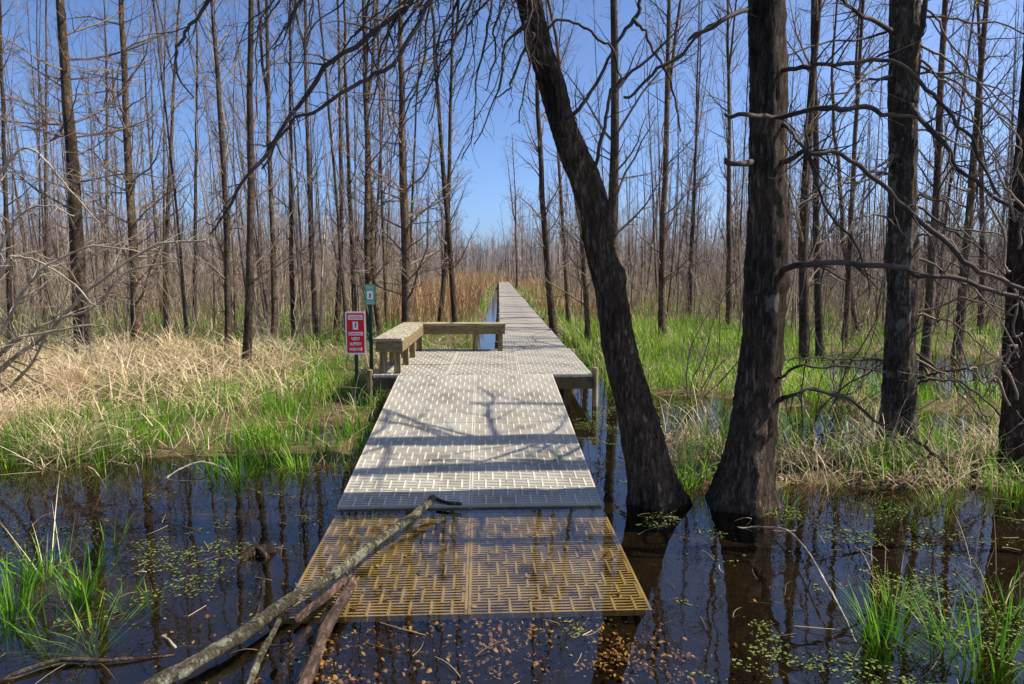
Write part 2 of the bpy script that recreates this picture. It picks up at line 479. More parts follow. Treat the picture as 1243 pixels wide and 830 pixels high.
def flats(pos, size, tilt, tint, curl=0.3):
    """small curled leaves of six points (two quads)"""
    n = len(pos)
    az = rng.uniform(0, 2 * PI, n); ta = rng.uniform(0, 2 * PI, n)
    asp = rng.uniform(0.45, 0.9, n)
    shp = np.array([(-0.5, 0, 0), (-0.15, -0.42, 1), (-0.15, 0.42, 1), (0.25, -0.36, 1), (0.25, 0.36, 1), (0.5, 0, 0)])
    L = np.zeros((n, 6, 3))
    L[:, :, 0] = shp[None, :, 0] * size[:, None]
    L[:, :, 1] = shp[None, :, 1] * (size * asp)[:, None]
    L[:, :, 2] = shp[None, :, 2] * (size * curl * rng.uniform(-0.2, 1, n))[:, None]
    L[:, :, 2] += L[:, :, 0] * (np.sin(ta) * tilt)[:, None] + L[:, :, 1] * (np.cos(ta) * tilt)[:, None]
    ca, sa = np.cos(az)[:, None], np.sin(az)[:, None]
    V = np.stack([L[:, :, 0] * ca - L[:, :, 1] * sa, L[:, :, 0] * sa + L[:, :, 1] * ca, L[:, :, 2]], -1) + pos[:, None]
    q = np.array([(0, 1, 2, 2), (1, 3, 4, 2), (3, 5, 5, 4)])
    # quads only: split ends into thin quads using duplicate-free triangles
    V6 = V
    mid0 = (V6[:, 0] * 0.98 + V6[:, 2] * 0.02)[:, None]; mid5 = (V6[:, 5] * 0.98 + V6[:, 4] * 0.02)[:, None]
    V8 = np.concatenate([V6, mid0, mid5], 1)
    q = np.array([(0, 1, 2, 6), (1, 3, 4, 2), (3, 5, 7, 4)])
    Qd = q[None] + (np.arange(n) * 8)[:, None, None]
    return V8.reshape(-1, 3), Qd.reshape(-1, 4), np.repeat(tint, 8)


def wedge(n, d0, d1, p0=-160, p1=1400, power=1.0):
    """points spread over the marsh in front; density falls with distance by power"""
    u = rng.random(n)
    if power == 1.0: d = d0 * (d1 / d0) ** u
    else: d = d0 + (d1 - d0) * u
    px = rng.uniform(p0, p1, n)
    x = (px - 605.5) / F_PX * d
    return x, d


def in_walk(x, y, pad=0.0):
    w = (x > 0.0 - pad) & (x < 1.3 + pad) & (y > 9) & (y < 90)
    pl = (x > -1.8 - pad) & (x < 1.4 + pad) & (y > 9.2) & (y < 12.9)
    rp = (x > -1.4 - pad) & (x < 0.95 + pad) & (y > 3.6) & (y < 9.6)
    return w | pl | rp


# ---- green marsh grass
def clump(x, y, s=1.0):
    return fnoise(x * 1.7 * s + 3, y * 1.7 * s + 1) + 0.5 * fnoise(x * 4.1 * s, y * 4.1 * s + 4)


Vs, Qs, Ts = [], [], []
def push(v, q, t):
    b = sum(len(a) for a in Vs)
    Vs.append(v); Qs.append(q + b); Ts.append(t)
def flush(name, mat):
    o = np_mesh(name, np.concatenate(Vs), np.concatenate(Qs), mat, np.concatenate(Ts))
    Vs.clear(); Qs.clear(); Ts.clear()
    return o


def straw_mask(x, y):
    m_ = ell(x + 0.9 * fnoise(x * .7, y * .7), y + 0.9 * fnoise(y * .8, x * .8), -8.3, 12.8, 4.3, 4.4, 0.35) * (0.6 + 0.4 * (fnoise(x * 1.1 + 4, y * 1.1) > -0.35))
    m_ = np.maximum(m_, ell(x, y, -6.8, 8.3, 1.6, 1.3, 0.4))
    m_ = np.maximum(m_, ell(x, y, 2.0, 6.9, 0.7, 0.9, 0.5) * 0.55)
    m_ = np.maximum(m_, ell(x, y, 3.8, 6.1, 1.8, 0.6, 0.5) * 0.55)
    return np.maximum(m_, 0.16 + 0.22 * (fnoise(x * 0.6, y * 0.6) > 0.1))


x, y = wedge(225000, 5.4, 75)
p = pond(x, y); cl = clump(x, y)
meadow = ell(x, y, 4.6, 17, 3.8, 7, 0.3)
keep = (rng.random(len(x)) < (1 - p) ** 1.6 * (1 - 0.84 * straw_mask(x, y)) * np.clip(0.35 + 0.8 * cl + 0.7 * meadow, 0.04, 1)) & ~in_walk(x, y, 0.05)
x, y, cl = x[keep], y[keep], cl[keep]; meadow = meadow[keep]
n = len(x)
hh = np.clip(0.26 + 0.15 * cl + rng.normal(0, 0.09, n) + 0.08 * meadow, 0.08, 0.6) * (1 + 0.25 * sstep(12, 30, y))
wd = 0.006 + y * 0.0006
push(*blades(np.stack([x, y, height(x, y) - 0.02], -1), hh, wd, rng.uniform(0, 2 * PI, n), rng.uniform(0, 0.35, n), rng.uniform(0.1, 1.1, n),
             np.clip(0.42 + 0.22 * cl + 0.25 * meadow + rng.normal(0, 0.22, n), 0, 1)))
go = flush('marsh_grass', M['grass'])
tag(go, 'bright green marsh grass growing in clumps at the water edge', 'grass', kind='stuff')
print('grass', n)

# ---- straw
x, y = wedge(220000, 5.4, 60)
p = pond(x, y); sm = straw_mask(x, y); cl = clump(x + 9, y)
keep = (rng.random(len(x)) < (1 - p) ** 1.5 * sm * np.clip(0.5 + 0.9 * cl, 0.04, 1)) & ~in_walk(x, y, 0.05)
x, y, cl, sm = x[keep], y[keep], cl[keep], sm[keep]
n = len(x)
hh = np.clip(0.40 + 0.2 * cl + rng.normal(0, 0.15, n) + 0.1 * (sm > 0.5), 0.12, 0.95)
push(*blades(np.stack([x, y, height(x, y) - 0.02], -1), hh, 0.0042 + y * 0.0005, rng.uniform(0, 2 * PI, n), rng.uniform(0.1, 0.9, n), rng.uniform(0.4, 2.3, n),
             np.clip(0.5 + 0.25 * cl + rng.normal(0, 0.27, n), 0, 1), 5))
# matted dead stems lying over it
x2, y2 = wedge(26000, 6.3, 22, -200, 700)
keep = (rng.random(len(x2)) < (1 - pond(x2, y2)) * np.clip(straw_mask(x2, y2) - 0.2, 0, 1)) & ~in_walk(x2, y2, 0.1)
x2, y2 = x2[keep], y2[keep]; n = len(x2)
push(*blades(np.stack([x2, y2, height(x2, y2) + rng.uniform(0.02, 0.3, n)], -1), rng.uniform(0.3, 0.8, n), 0.007 + y2 * 0.0005, rng.uniform(0, 2 * PI, n),
             rng.uniform(1.0, 1.7, n), rng.uniform(-0.2, 0.7, n), np.clip(rng.normal(0.65, 0.2, n), 0, 1), 4))
tag(flush('dead_grass', M['straw']), 'matted pale straw coloured dead grass on the marsh', 'dead grass', kind='stuff')

# ---- orange reeds further out, beside the walkway
x, y = wedge(90000, 17, 130, -100, 1350)
near = np.exp(-((x + 2.6 - 0.01 * y) / (1.2 + y * 0.02)) ** 2) + 0.4 * np.exp(-((x - 3.6) / (1.2 + y * 0.02)) ** 2) + (y > 84) * 0.5
keep = (rng.random(len(x)) < np.clip(near, 0.05, 1) * sstep(17, 30, y)) & ((x < -0.9) | (x > 1.9) | (y > 82))
x, y = x[keep], y[keep]; n = len(x)
hr = rng.uniform(0.7, 1.5, n) * (1 + 0.25 * fnoise(x * 0.5, y * 0.3)) * np.where(x < 0, 1.25, 0.8) * np.where(y > 80, 0.85, 1)
push(*blades(np.stack([x, y, height(x, y) - 0.02], -1), hr, 0.010 + y * 0.0006, rng.uniform(0, 2 * PI, n), rng.uniform(0, 0.25, n), rng.uniform(0.1, 1.2, n),
             np.clip(rng.normal(0.5, 0.22, n), 0, 1)))
tag(flush('reeds', M['reed']), 'tall rusty orange dry reeds lining the far walkway', 'reeds', kind='stuff')

# ---- low brown brush between the trees
x, y = wedge(34000, 16, 140, -200, 1450)
keep = ~((x > -3 - y * 0.03) & (x < 3.0 + y * 0.01)) & (rng.random(len(x)) < np.clip(0.5 + 0.5 * fnoise(x * 0.4, y * 0.4), 0.1, 1) * sstep(14, 26, y)) \
    & ~((ell(x, y, 4.6, 17, 3.8, 7, 0.3) > 0.3))
x, y = x[keep], y[keep]; n = len(x)
base = np.stack([x, y, height(x, y) - 0.05], -1)
hb = rng.uniform(0.8, 2.6, n) * (1 + 0.3 * fnoise(x * 0.3, y * 0.3)) * (1 + 0.4 * sstep(40, 100, y))
la = rng.uniform(0, 2 * PI, n); ls = rng.uniform(0, 0.5, n) * hb
top = base + np.stack([np.cos(la) * ls, np.sin(la) * ls, hb], -1)
tb = np.clip(rng.normal(0.5, 0.25, n), 0, 1)
push(*sticks(base, top, 0.003 + y * 0.00024, 0.0015 + y * 0.0001, hb * rng.uniform(0, 0.15, n), tb))
for k in range(3):
    f = rng.uniform(0.35, 0.9, n)[:, None]
    b2 = base * (1 - f) + top * f
    a2 = rng.uniform(0, 2 * PI, n); l2 = hb * rng.uniform(0.15, 0.4, n)
    t2 = b2 + np.stack([np.cos(a2) * l2 * 0.6, np.sin(a2) * l2 * 0.6, l2 * rng.uniform(0.2, 0.9, n)], -1)
    push(*sticks(b2, t2, 0.002 + y * 0.00014, 0.001 + y * 0.00008, l2 * 0.1, tb, 2))
tag(flush('brush', M['brush']), 'tangled brown leafless brush under the marsh trees', 'brush', kind='stuff')
print('brush', n)

# ---- the far wood, one mass up to the horizon
n = 7500
u = rng.random(n); y = 90 + 300 * u ** 1.15
px = rng.uniform(-260, 1500, n); x = (px - 605.5) / F_PX * y
gapm = (px > 556) & (px < 616) & (y < 150)
x, y = x[~gapm], y[~gapm]; n = len(x)
hf = rng.uniform(8, 12.5, n) * (1 - 0.2 * sstep(120, 330, y))
base = np.stack([x, y, height(x, y) - 0.1], -1)
top = base + np.stack([rng.normal(0, 0.7, n), rng.normal(0, 0.7, n), hf], -1)
tf = np.clip(rng.normal(0.45, 0.25, n), 0, 1)
push(*sticks(base, top, 0.05 + y * 0.00025, 0.01 + y * 0.00008, rng.uniform(0, 0.3, n), tf))
for k in range(12):
    f = rng.uniform(0.25, 1.0, n)[:, None]
    b2 = base * (1 - f) + top * f
    a2 = rng.uniform(0, 2 * PI, n); l2 = hf * rng.uniform(0.08, 0.2, n)
    t2 = b2 + np.stack([np.cos(a2) * l2 * 0.6, np.sin(a2) * l2 * 0.6, l2 * rng.uniform(0.5, 1.0, n)], -1)
    push(*sticks(b2, t2, 0.012 + y * 0.00012, 0.006 + y * 0.00007, l2 * 0.08, tf, 1))
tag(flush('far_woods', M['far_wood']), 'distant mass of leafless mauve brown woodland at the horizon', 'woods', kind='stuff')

# ---- thicket of thin poles, far more than could be counted
n = 800
y = 17 * (95 / 17) ** rng.random(n); px = rng.uniform(-200, 1450, n); x = (px - 605.5) / F_PX * y
kp = ~((px > 540) & (px < 626)) & ~((px > 765) & (px < 890) & (y < 24)) & ~((x > -2.4) & (x < 2.8) & (y < 60)) & ~((px < 300) & (y < 19))
x, y = x[kp], y[kp]; n = len(x)
hf = rng.uniform(3.5, 11.5, n)
base = np.stack([x, y, height(x, y) - 0.1], -1)
top = base + np.stack([rng.normal(0, 0.09, n) * hf, rng.normal(0, 0.09, n) * hf, hf], -1)
tf = np.clip(rng.normal(0.4, 0.25, n), 0, 1)
push(*sticks(base, top, 0.010 + hf * 0.0022 + y * 0.0001, 0.003 + y * 0.00005, rng.uniform(-0.5, 0.5, n), tf, 6))
for k in range(26):
    f = rng.uniform(0.15, 1.0, n)[:, None]
    b2 = base * (1 - f) + top * f
    a2 = rng.uniform(0, 2 * PI, n); l2 = hf * rng.uniform(0.05, 0.17, n)
    t2 = b2 + np.stack([np.cos(a2) * l2 * 0.7, np.sin(a2) * l2 * 0.7, l2 * rng.uniform(0.4, 1.0, n)], -1)
    push(*sticks(b2, t2, 0.004 + y * 0.00009, 0.002 + y * 0.00004, l2 * 0.1, tf, 2))
tag(flush('pole_thicket', M['brush']), 'thicket of thin leafless poles filling the wood between the trees', 'thicket', kind='stuff')

# ---- leaf litter on the shallow bottom and the bank
x = rng.uniform(-3.0, 3.6, 50000); y = rng.uniform(2.2, 4.6, 50000)
keep = (rng.random(len(x)) < np.clip(0.25 + 1.2 * fnoise(x * 2.3 + 7, y * 2.5), 0.12, 1) * (0.03 + 0.97 * ell(x, y, -0.1, 3.2, 0.95, 0.85, 0.5))) & (np.abs(x) < 0.4 + 0.8 * y) & (height(x, y) < -0.03)
x, y = x[keep], y[keep]; n = len(x)
push(*flats(np.stack([x, y, height(x, y) + rng.uniform(0.005, 0.03, n)], -1), rng.uniform(0.008, 0.034, n), rng.uniform(0, 0.9, n), np.clip(rng.normal(0.38, 0.33, n), 0, 1)))
tag(flush('sunken_leaves', M['litter']), 'golden brown leaves lying on the shallow pond bottom', 'leaf litter', kind='stuff')
x = rng.uniform(1.3, 5.6, 12000); y = rng.uniform(5.3, 7.8, 12000)
keep = (height(x, y) > 0.0) & (pond(x, y) < 0.5) & (rng.random(len(x)) < np.clip(0.35 + 0.6 * fnoise(x * 3, y * 3), 0.08, 0.8))
x, y = x[keep], y[keep]; n = len(x)
push(*flats(np.stack([x, y, height(x, y) + rng.uniform(0.005, 0.045, n)], -1), rng.uniform(0.02, 0.06, n), rng.uniform(0, 0.8, n), np.clip(rng.normal(0.25, 0.28, n), 0, 1), 0.4))
tag(flush('leaf_litter', M['dead_leaf']), 'dry fallen leaves heaped on the bank under the trees', 'leaf litter', kind='stuff')

# ---- floating water weed
x = rng.uniform(-4.5, 5.5, 150000); y = rng.uniform(2.3, 10.5, 150000)
cw = fnoise(x * 2.3 + 1, y * 2.3 + 8) + 0.6 * fnoise(x * 6, y * 6)
zone = 0.9 * ell(x, y, 1.6, 4.1, 1.3, 1.5, 0.4) + 0.6 * ell(x, y, 1.7, 5.1, 1.1, 0.35, 0.5) + 0.35 * ell(x, y, 2.6, 4.5, 2.4, 1.8, 0.4) + 0.30 * ell(x, y, -2.2, 5.6, 1.4, 1.4, 0.5) + 0.9 * ell(x, y, 1.35, 8.2, 0.55, 2.6, 0.4) \
    + 0.5 * ell(x, y, -2.6, 4.3, 1.0, 0.7, 0.5) + 0.7 * ell(x, y, 2.6, 9.4, 1.4, 1.0, 0.4) + 0.05
keep = (rng.random(len(x)) < zone * 2.0 * np.clip(cw * 2.2 - 0.3, 0, 1) * 0.8) & (height(x, y) < -0.01) & ~in_walk(x, y, -0.02)
x, y = x[keep], y[keep]; n = len(x)
push(*flats(np.stack([x, y, np.full(n, 0.004)], -1), rng.uniform(0.006, 0.026, n), rng.uniform(0, 0.25, n), np.clip(rng.normal(0.5, 0.25, n), 0, 1), 0.1))
tag(flush('water_weed', M['weed']), 'small olive green weed leaves floating on the dark water', 'water weed', kind='stuff')
print('weed', n)
n = 700
x = rng.uniform(-4.2, 4.8, n); y = rng.uniform(2.4, 7.2, n)
kp = (height(x, y) < -0.02) & ~in_walk(x, y, 0.0) & (fnoise(x * 1.5 + 3, y * 1.9) > -0.25)
x, y = x[kp], y[kp]; n = len(x)
za = np.where(rng.random(n) < 0.6, 0.002, height(x, y) + 0.01); az = rng.uniform(0, 2 * PI, n); l = rng.uniform(0.04, 0.32, n) * rng.uniform(0.4, 1, n)
b_ = np.stack([x, y, za], -1); t_ = b_ + np.stack([np.cos(az) * l, np.sin(az) * l, rng.uniform(0, 0.02, n)], -1)
push(*sticks(b_, t_, rng.uniform(0.0015, 0.004, n), rng.uniform(0.001, 0.002, n), l * rng.uniform(-0.15, 0.15, n), np.clip(rng.normal(0.15, 0.3, n), 0, 1), 4))
tag(flush('floating_twigs', M['straw']), 'small broken twigs and stems scattered in the shallow water', 'twigs', kind='stuff')


# ------------------------------------------------------------------ branches
def walk(p, d, length, nseg, wig=0.12, upb=0.0):
    pts = [Vector(p)]; d = Vector(d).normalized()
    st = length / nseg
    for i in range(nseg):
        d = d + Vector((random.gauss(0, wig), random.gauss(0, wig), random.gauss(0, wig) + upb))
        d.normalize()
        pts.append(pts[-1] + d * st)
    return pts


def twigs(mb, pts, r0, depth, dens, lfrac=0.45, wig=0.16, upb=0.04, sides=3, rmin=0.0012, spread=0.9):
    """side shoots along a polyline, recursive"""
    if depth == 0: return
    L = sum((pts[i + 1] - pts[i]).length for i in range(len(pts) - 1))
    k = max(1, int(dens * L + random.random()))
    for _ in range(k):
        t = random.uniform(0.12, 0.98)
        i = min(int(t * (len(pts) - 1)), len(pts) - 2)
        f = t * (len(pts) - 1) - i
        p = pts[i].lerp(pts[i + 1], f)
        d = (pts[i + 1] - pts[i]).normalized()
        a = d.orthogonal().normalized(); a.rotate(Matrix.Rotation(random.uniform(0, 2 * PI), 3, d))
        nd = d * random.uniform(0.5, 1.0) + a * spread
        l = L * lfrac * random.uniform(0.4, 1.1) * (1.1 - 0.6 * t)
        if l < 0.06: continue
        rr = max(rmin, r0 * (1 - 0.7 * t) * 0.5)
        ns = max(3, min(6, int(l / 0.12)))
        q = walk(p, nd, l, ns, wig, upb)
        mb.tube(q, [max(rmin * 0.7, rr * (1 - 0.75 * j / ns)) for j in range(ns + 1)], sides, False)
        twigs(mb, q, rr, depth - 1, dens * 1.5, lfrac, wig, upb, 3, rmin, spread)


def make_tree_mesh(kind, seed):
    random.seed(seed)
    H = {'slim': 14.0, 'branchy': 12.5, 'sapling': 8.0, 'far': 12.5}[kind]
    R0 = {'slim': 0.10, 'branchy': 0.135, 'sapling': 0.045, 'far': 0.10}[kind]
    tr, br = MB(), MB()
    n = 16
    ph = random.uniform(0, 6)
    pts = []
    A = random.uniform(0.03, 0.10)
    for i in range(n + 1):
        t = i / n
        pts.append(Vector((A * 2.2 * math.sin(t * 3.6 + ph) + 0.03 * math.sin(t * 11 + ph) + random.gauss(0, 0.012), A * 2.2 * math.cos(t * 3.1 + ph * 2) + random.gauss(0, 0.012), H * t - 0.15)))
    o = pts[0].copy(); pts = [p - Vector((o.x, o.y, 0)) * (1 - i / n) for i, p in enumerate(pts)]
    rad = [R0 * (1 - 0.85 * (i / n) ** 0.9) for i in range(n + 1)]; rad[0] *= 1.25
    tr.tube(pts, rad, 9, False)
    heads = [(pts, rad)]
    if kind in ('slim', 'far') and random.random() < 0.6:      # forked
        i0 = random.randint(5, 9)
        q = walk(pts[i0], Vector((random.uniform(-.4, .4), random.uniform(-.4, .4), 1)), H - pts[i0].z - 1, 8, 0.05, 0.08)
        r2 = [rad[i0] * 0.75 * (1 - 0.85 * j / 8) for j in range(9)]
        tr.tube(q, r2, 7, False); heads.append((q, r2))
    nb = {'slim': 50, 'branchy': 74, 'sapling': 34, 'far': 36}[kind]
    for (pp, rr) in heads:
        L = len(pp) - 1
        for _ in range(nb if pp is pts else nb // 2):
            lo = {'slim': 0.12, 'branchy': 0.08, 'sapling': 0.1, 'far': 0.2}[kind] if pp is pts else 0.05
            t = random.uniform(lo, 0.98)
            i = min(int(t * L), L - 1)
            p = pp[i].lerp(pp[i + 1], t * L - i)
            az = random.uniform(0, 2 * PI)
            el_ = {'slim': random.uniform(0.4, 1.1), 'branchy': random.uniform(-0.05, 0.7), 'sapling': random.uniform(0.6, 1.2), 'far': random.uniform(0.5, 1.1)}[kind]
            d = Vector((math.cos(az) * math.cos(el_), math.sin(az) * math.cos(el_), math.sin(el_)))
            l = {'slim': 1.9, 'branchy': 2.4, 'sapling': 1.3, 'far': 2.0}[kind] * random.uniform(0.35, 1.0) * (1.15 - 0.6 * t)
            r = min(rr[i] * 0.4, 0.012 * l + 0.003)
            ns = 6
            q = walk(p, d, l, ns, 0.13, 0.07)
            rmin = 0.0045 if kind == 'far' else 0.003
            br.tube(q, [max(rmin, r * (1 - 0.8 * j / ns)) for j in range(ns + 1)], 4 if kind != 'far' else 3, False)
            twigs(br, q, r, 2 if kind != 'far' else 1, 5.2 if kind != 'far' else 6.0, 0.42, 0.15, 0.05, 3, rmin)
    return tr, br


protos = {}
def proto(kind, seed, bark, twig):
    tr, br = make_tree_mesh(kind, seed)
    a = tr.build('trunk', M[bark], None, True, True).data
    b_ = br.build('crown', M[twig], None, False, True).data
    for o in list(col.objects):
        if o.data is a or o.data is b_: bpy.data.objects.remove(o)
    protos.setdefault(kind, []).append((a, b_))


for s in range(5): proto('slim', 100 + s, 'bark_slim' if s % 2 else 'bark_brown', 'twig')
for s in range(4): proto('branchy', 200 + s, 'bark_slim' if s % 2 else 'bark_brown', 'twig')
for s in range(4): proto('sapling', 300 + s, 'bark_slim', 'twig')
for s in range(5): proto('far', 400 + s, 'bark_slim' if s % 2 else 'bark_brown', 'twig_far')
random.seed(99)


def place_tree(kind, k, x, y, scale, thick, tilt_x, tilt_y, label, group, spin=None):
    a, b_ = protos[kind][k % len(protos[kind])]
    r = empty('bare_tree', (x, y, float(height(np.float64(x), np.float64(y))) - 0.02), label, 'tree', group)
    rz = random.uniform(0, 2 * PI) if spin is None else spin
    r.rotation_euler = (Matrix.Rotation(tilt_x, 3, 'Y') @ Matrix.Rotation(tilt_y, 3, 'X') @ Matrix.Rotation(rz, 3, 'Z')).to_euler()
    r.scale = (scale * thick, scale * thick, scale)
    for nm, me in (('trunk', a), ('crown', b_)):
        c = bpy.data.objects.new(nm, me); col.objects.link(c); c.parent = r
    return r


# trees one can single out: base column, distance, column at the top edge, kind, thickness, label
HAND = [
    (105, 15.0, 77, 'branchy', 1.30, 'thick bare tree with pale lit trunk, leftmost large trunk above the straw'),
    (168, 16.5, 146, 'branchy', 0.95, 'bare tree with level side branches just right of the leftmost large trunk'),
    (18, 18.0, 2, 'slim', 0.7, 'slender bare tree close to the left edge of the photo'),
    (205, 21.0, 213, 'slim', 0.8, 'grey slender tree between the branchy left tree and the double stems'),
    (276, 15.0, 252, 'slim', 0.75, 'slim leaning trunk directly left of the dark straight trunk over the green grass'),
    (298, 13.0, 301, 'slim', 0.85, 'dark straight trunk rising from green grass, nearest on the left marsh'),
    (331, 17.0, 318, 'slim', 0.8, 'slim pale trunk just right of the dark straight trunk'),
    (357, 19.0, 352, 'slim', 0.7, 'thin trunk halfway between the pale slim trunk and the red sign'),
    (385, 19.0, 372, 'slim', 0.85, 'slender trunk left of the red caution sign, sixth back in the row'),
    (408, 22.0, 402, 'slim', 0.9, 'dark thin trunk rising directly behind and left of the red caution sign'),
    (432, 20.0, 421, 'slim', 0.8, 'trunk rising right above the top of the red caution sign'),
    (452, 18.0, 440, 'slim', 1.05, 'pale sunlit trunk rising behind the small green trail marker'),
    (463, 19.0, 446, 'sapling', 1.5, 'thin pale stem close beside the sunlit trunk behind the trail marker'),
    (494, 18.5, 490, 'branchy', 1.15, 'thick dark forked trunk rising behind the corner of the wooden bench'),
    (533, 21.0, 541, 'slim', 0.9, 'slim trunk between the dark forked trunk and the crooked clump'),
    (553, 20.0, 528, 'slim', 0.95, 'crooked dark trunk nearest the walkway on its left side'),
    (626.5, 62.0, 621, 'slim', 1.3, 'lone thin tree at the far end of the walkway'),
    (674, 21.0, 652, 'slim', 1.2, 'stout brown trunk nearest the walkway on its right side'),
    (690, 24.0, 664, 'slim', 0.85, 'leaning trunk just right of the stout brown trunk by the walkway'),
    (712, 17.0, 655, 'sapling', 1.5, 'thin strongly leaning sapling by the right edge of the walkway'),
    (748, 13.0, 739, 'slim', 1.15, 'straight trunk partly hidden behind the big leaning tree'),
    (806, 17.5, 809, 'slim', 1.05, 'single straight dark trunk standing in the bright green meadow'),
    (838, 26.0, 845, 'slim', 0.8, 'slim trunk at the back of the green meadow'),
    (887, 21.0, 886, 'slim', 1.0, 'slim trunk just left of the big double sized trunk'),
    (985, 13.0, 1006, 'slim', 1.05, 'dark trunk between the big trunk and the mossy straight one'),
    (1003, 14.5, 982, 'slim', 0.9, 'trunk crossing behind the dark one right of the big trunk'),
    (1030, 17.0, 1040, 'slim', 0.8, 'thin grey trunk left of the mossy straight trunk'),
    (1052, 19.0, 1030, 'sapling', 1.6, 'thin stem leaning left beside the mossy straight trunk'),
    (1133, 14.0, 1140, 'slim', 1.0, 'dark trunk standing by flooded grass right of the mossy trunk'),
    (1172, 15.0, 1192, 'branchy', 0.8, 'branchy trunk in front of the flooded grass on the right'),
    (1200, 20.0, 1186, 'slim', 0.9, 'slim trunk left of the dark trunk at the right edge'),
    (60, 24.0, 50, 'slim', 0.8, 'slim trunk behind and left of the leftmost large trunk'),
    (238, 24.0, 240, 'slim', 0.8, 'slim trunk set back between the branchy tree and the leaning trunk'),
    (130, 26.0, 128, 'slim', 0.85, 'slim trunk set back between the two large left trees'),
]
used = []
random.seed(5)
for i, (bx, d, tx, kind, th, lab) in enumerate(HAND):
    x = (bx - 605.5) / F_PX * d
    tp = at_y(tx, 0, d)
    tilt = math.atan2(tp.x - x, tp.z)
    place_tree(kind, i, x, d, 1.0 if kind != 'sapling' else 1.5, th * (1 if kind != 'sapling' else 0.8), tilt, random.gauss(0, 0.02), lab, 'bare trees of the marsh wood')
    used.append((x, d))

GR = [('slim bare tree in the leafless wood left of the walkway', 'bare trees left of the walkway'),
      ('slim bare tree in the leafless wood right of the walkway', 'bare trees right of the walkway')]
cnt = 0; tries = 0
while cnt < 262 and tries < 20000:
    tries += 1
    d = random.uniform(17, 60) if random.random() < 0.62 else random.uniform(50, 105)
    p_ = random.uniform(-170, 1410)
    x = (p_ - 605.5) / F_PX * d
    if 548 < p_ < 623: continue
    if -2.4 < x < 2.9 and d < 60: continue
    if 760 < p_ < 895 and d < 26: continue
    if p_ < 300 and d < 18: continue
    if any((x - a) ** 2 + (d - c) ** 2 < 0.9 for a, c in used): continue
    used.append((x, d))
    if d > 42: kind = 'far'
    else: kind = random.choice(['slim', 'slim', 'slim', 'branchy', 'sapling'])
    sc = random.uniform(0.75, 1.15)
    th = random.uniform(0.32, 0.68) if kind != 'branchy' else random.uniform(0.35, 0.6)
    lab, gp = GR[0 if p_ < 600 else 1]
    place_tree(kind, random.randint(0, 9), x, d, sc, th, random.gauss(0, 0.05), random.gauss(0, 0.05), lab, gp)
    cnt += 1
print('trees', cnt + len(HAND))


# ------------------------------------------------------------------ hero trees
def trace(pts, d):
    """pts: (px, py, width px[, d]) -> world points and radii"""
    P, R = [], []
    for q in pts:
        dd = q[3] if len(q) > 3 else d
        p = at_y(q[0], q[1], dd)
        P.append(p); R.append(width_to_r(q[2], p))
    return P, R


def smooth_path(P, R, n):
    """Catmull-Rom resample"""
    out, ro = [], []
    m_ = len(P)
    for i in range(n + 1):
        t = i / n * (m_ - 1)
        k = min(int(t), m_ - 2); f = t - k
        p0, p1, p2, p3 = P[max(k - 1, 0)], P[k], P[k + 1], P[min(k + 2, m_ - 1)]
        out.append(0.5 * ((2 * p1) + (p2 - p0) * f + (2 * p0 - 5 * p1 + 4 * p2 - p3) * f * f + (3 * p1 - p0 - 3 * p2 + p3) * f ** 3))
        ro.append(R[k] * (1 - f) + R[k + 1] * f)
    return out, ro


def trunk_mesh(mb, P, R, sides, seed, ridge=0.05, flare=0.0, lumps=()):
    n = len(P); vs = []; fs = []
    a = Vector((1, 0, 0))
    s = 0
    for i in range(n):
        t = (P[min(i + 1, n - 1)] - P[max(i - 1, 0)]).normalized()
        a = (a - t * a.dot(t)).normalized(); b_ = t.cross(a)
        if i: s += (P[i] - P[i - 1]).length
        for k in range(sides):
            an = 2 * PI * k / sides
            dv = a * math.cos(an) + b_ * math.sin(an)
            q = Vector((math.cos(an) * 2.2, math.sin(an) * 2.2, s * 1.1 + seed))
            r = R[i] * (1 + ridge * 1.6 * mn.noise(q * 1.2) + 0.10 * mn.noise(Vector((q.x * .6, q.y * .6, q.z * 1.7))))
            rd = mn.noise(Vector((math.cos(an) * 9, math.sin(an) * 9, s * 3.2 + seed * 3)))
            r += -abs(rd) * R[i] * 0.20 + 0.008 * mn.noise(Vector((math.cos(an) * 22, math.sin(an) * 22, s * 22)))
            if flare:
                fl = math.exp(-max(P[i].z, 0) / 0.16)
                r += R[i] * flare * fl * (0.5 + 0.9 * max(0, math.sin(an * 5 + seed)) ** 1.5)
            for (ls, la, lh, lw) in lumps:
                r += lh * math.exp(-((s - ls) / lw) ** 2 - ((math.atan2(math.sin(an - la), math.cos(an - la))) / 0.55) ** 2)
            vs.append(P[i] + dv * r)
    for i in range(n - 1):
        for k in range(sides):
            k2 = (k + 1) % sides
            fs.append((i * sides + k, i * sides + k2, (i + 1) * sides + k2, (i + 1) * sides + k))
    fs.append(tuple(range((n - 1) * sides, n * sides)))
    mb.add(vs, fs)


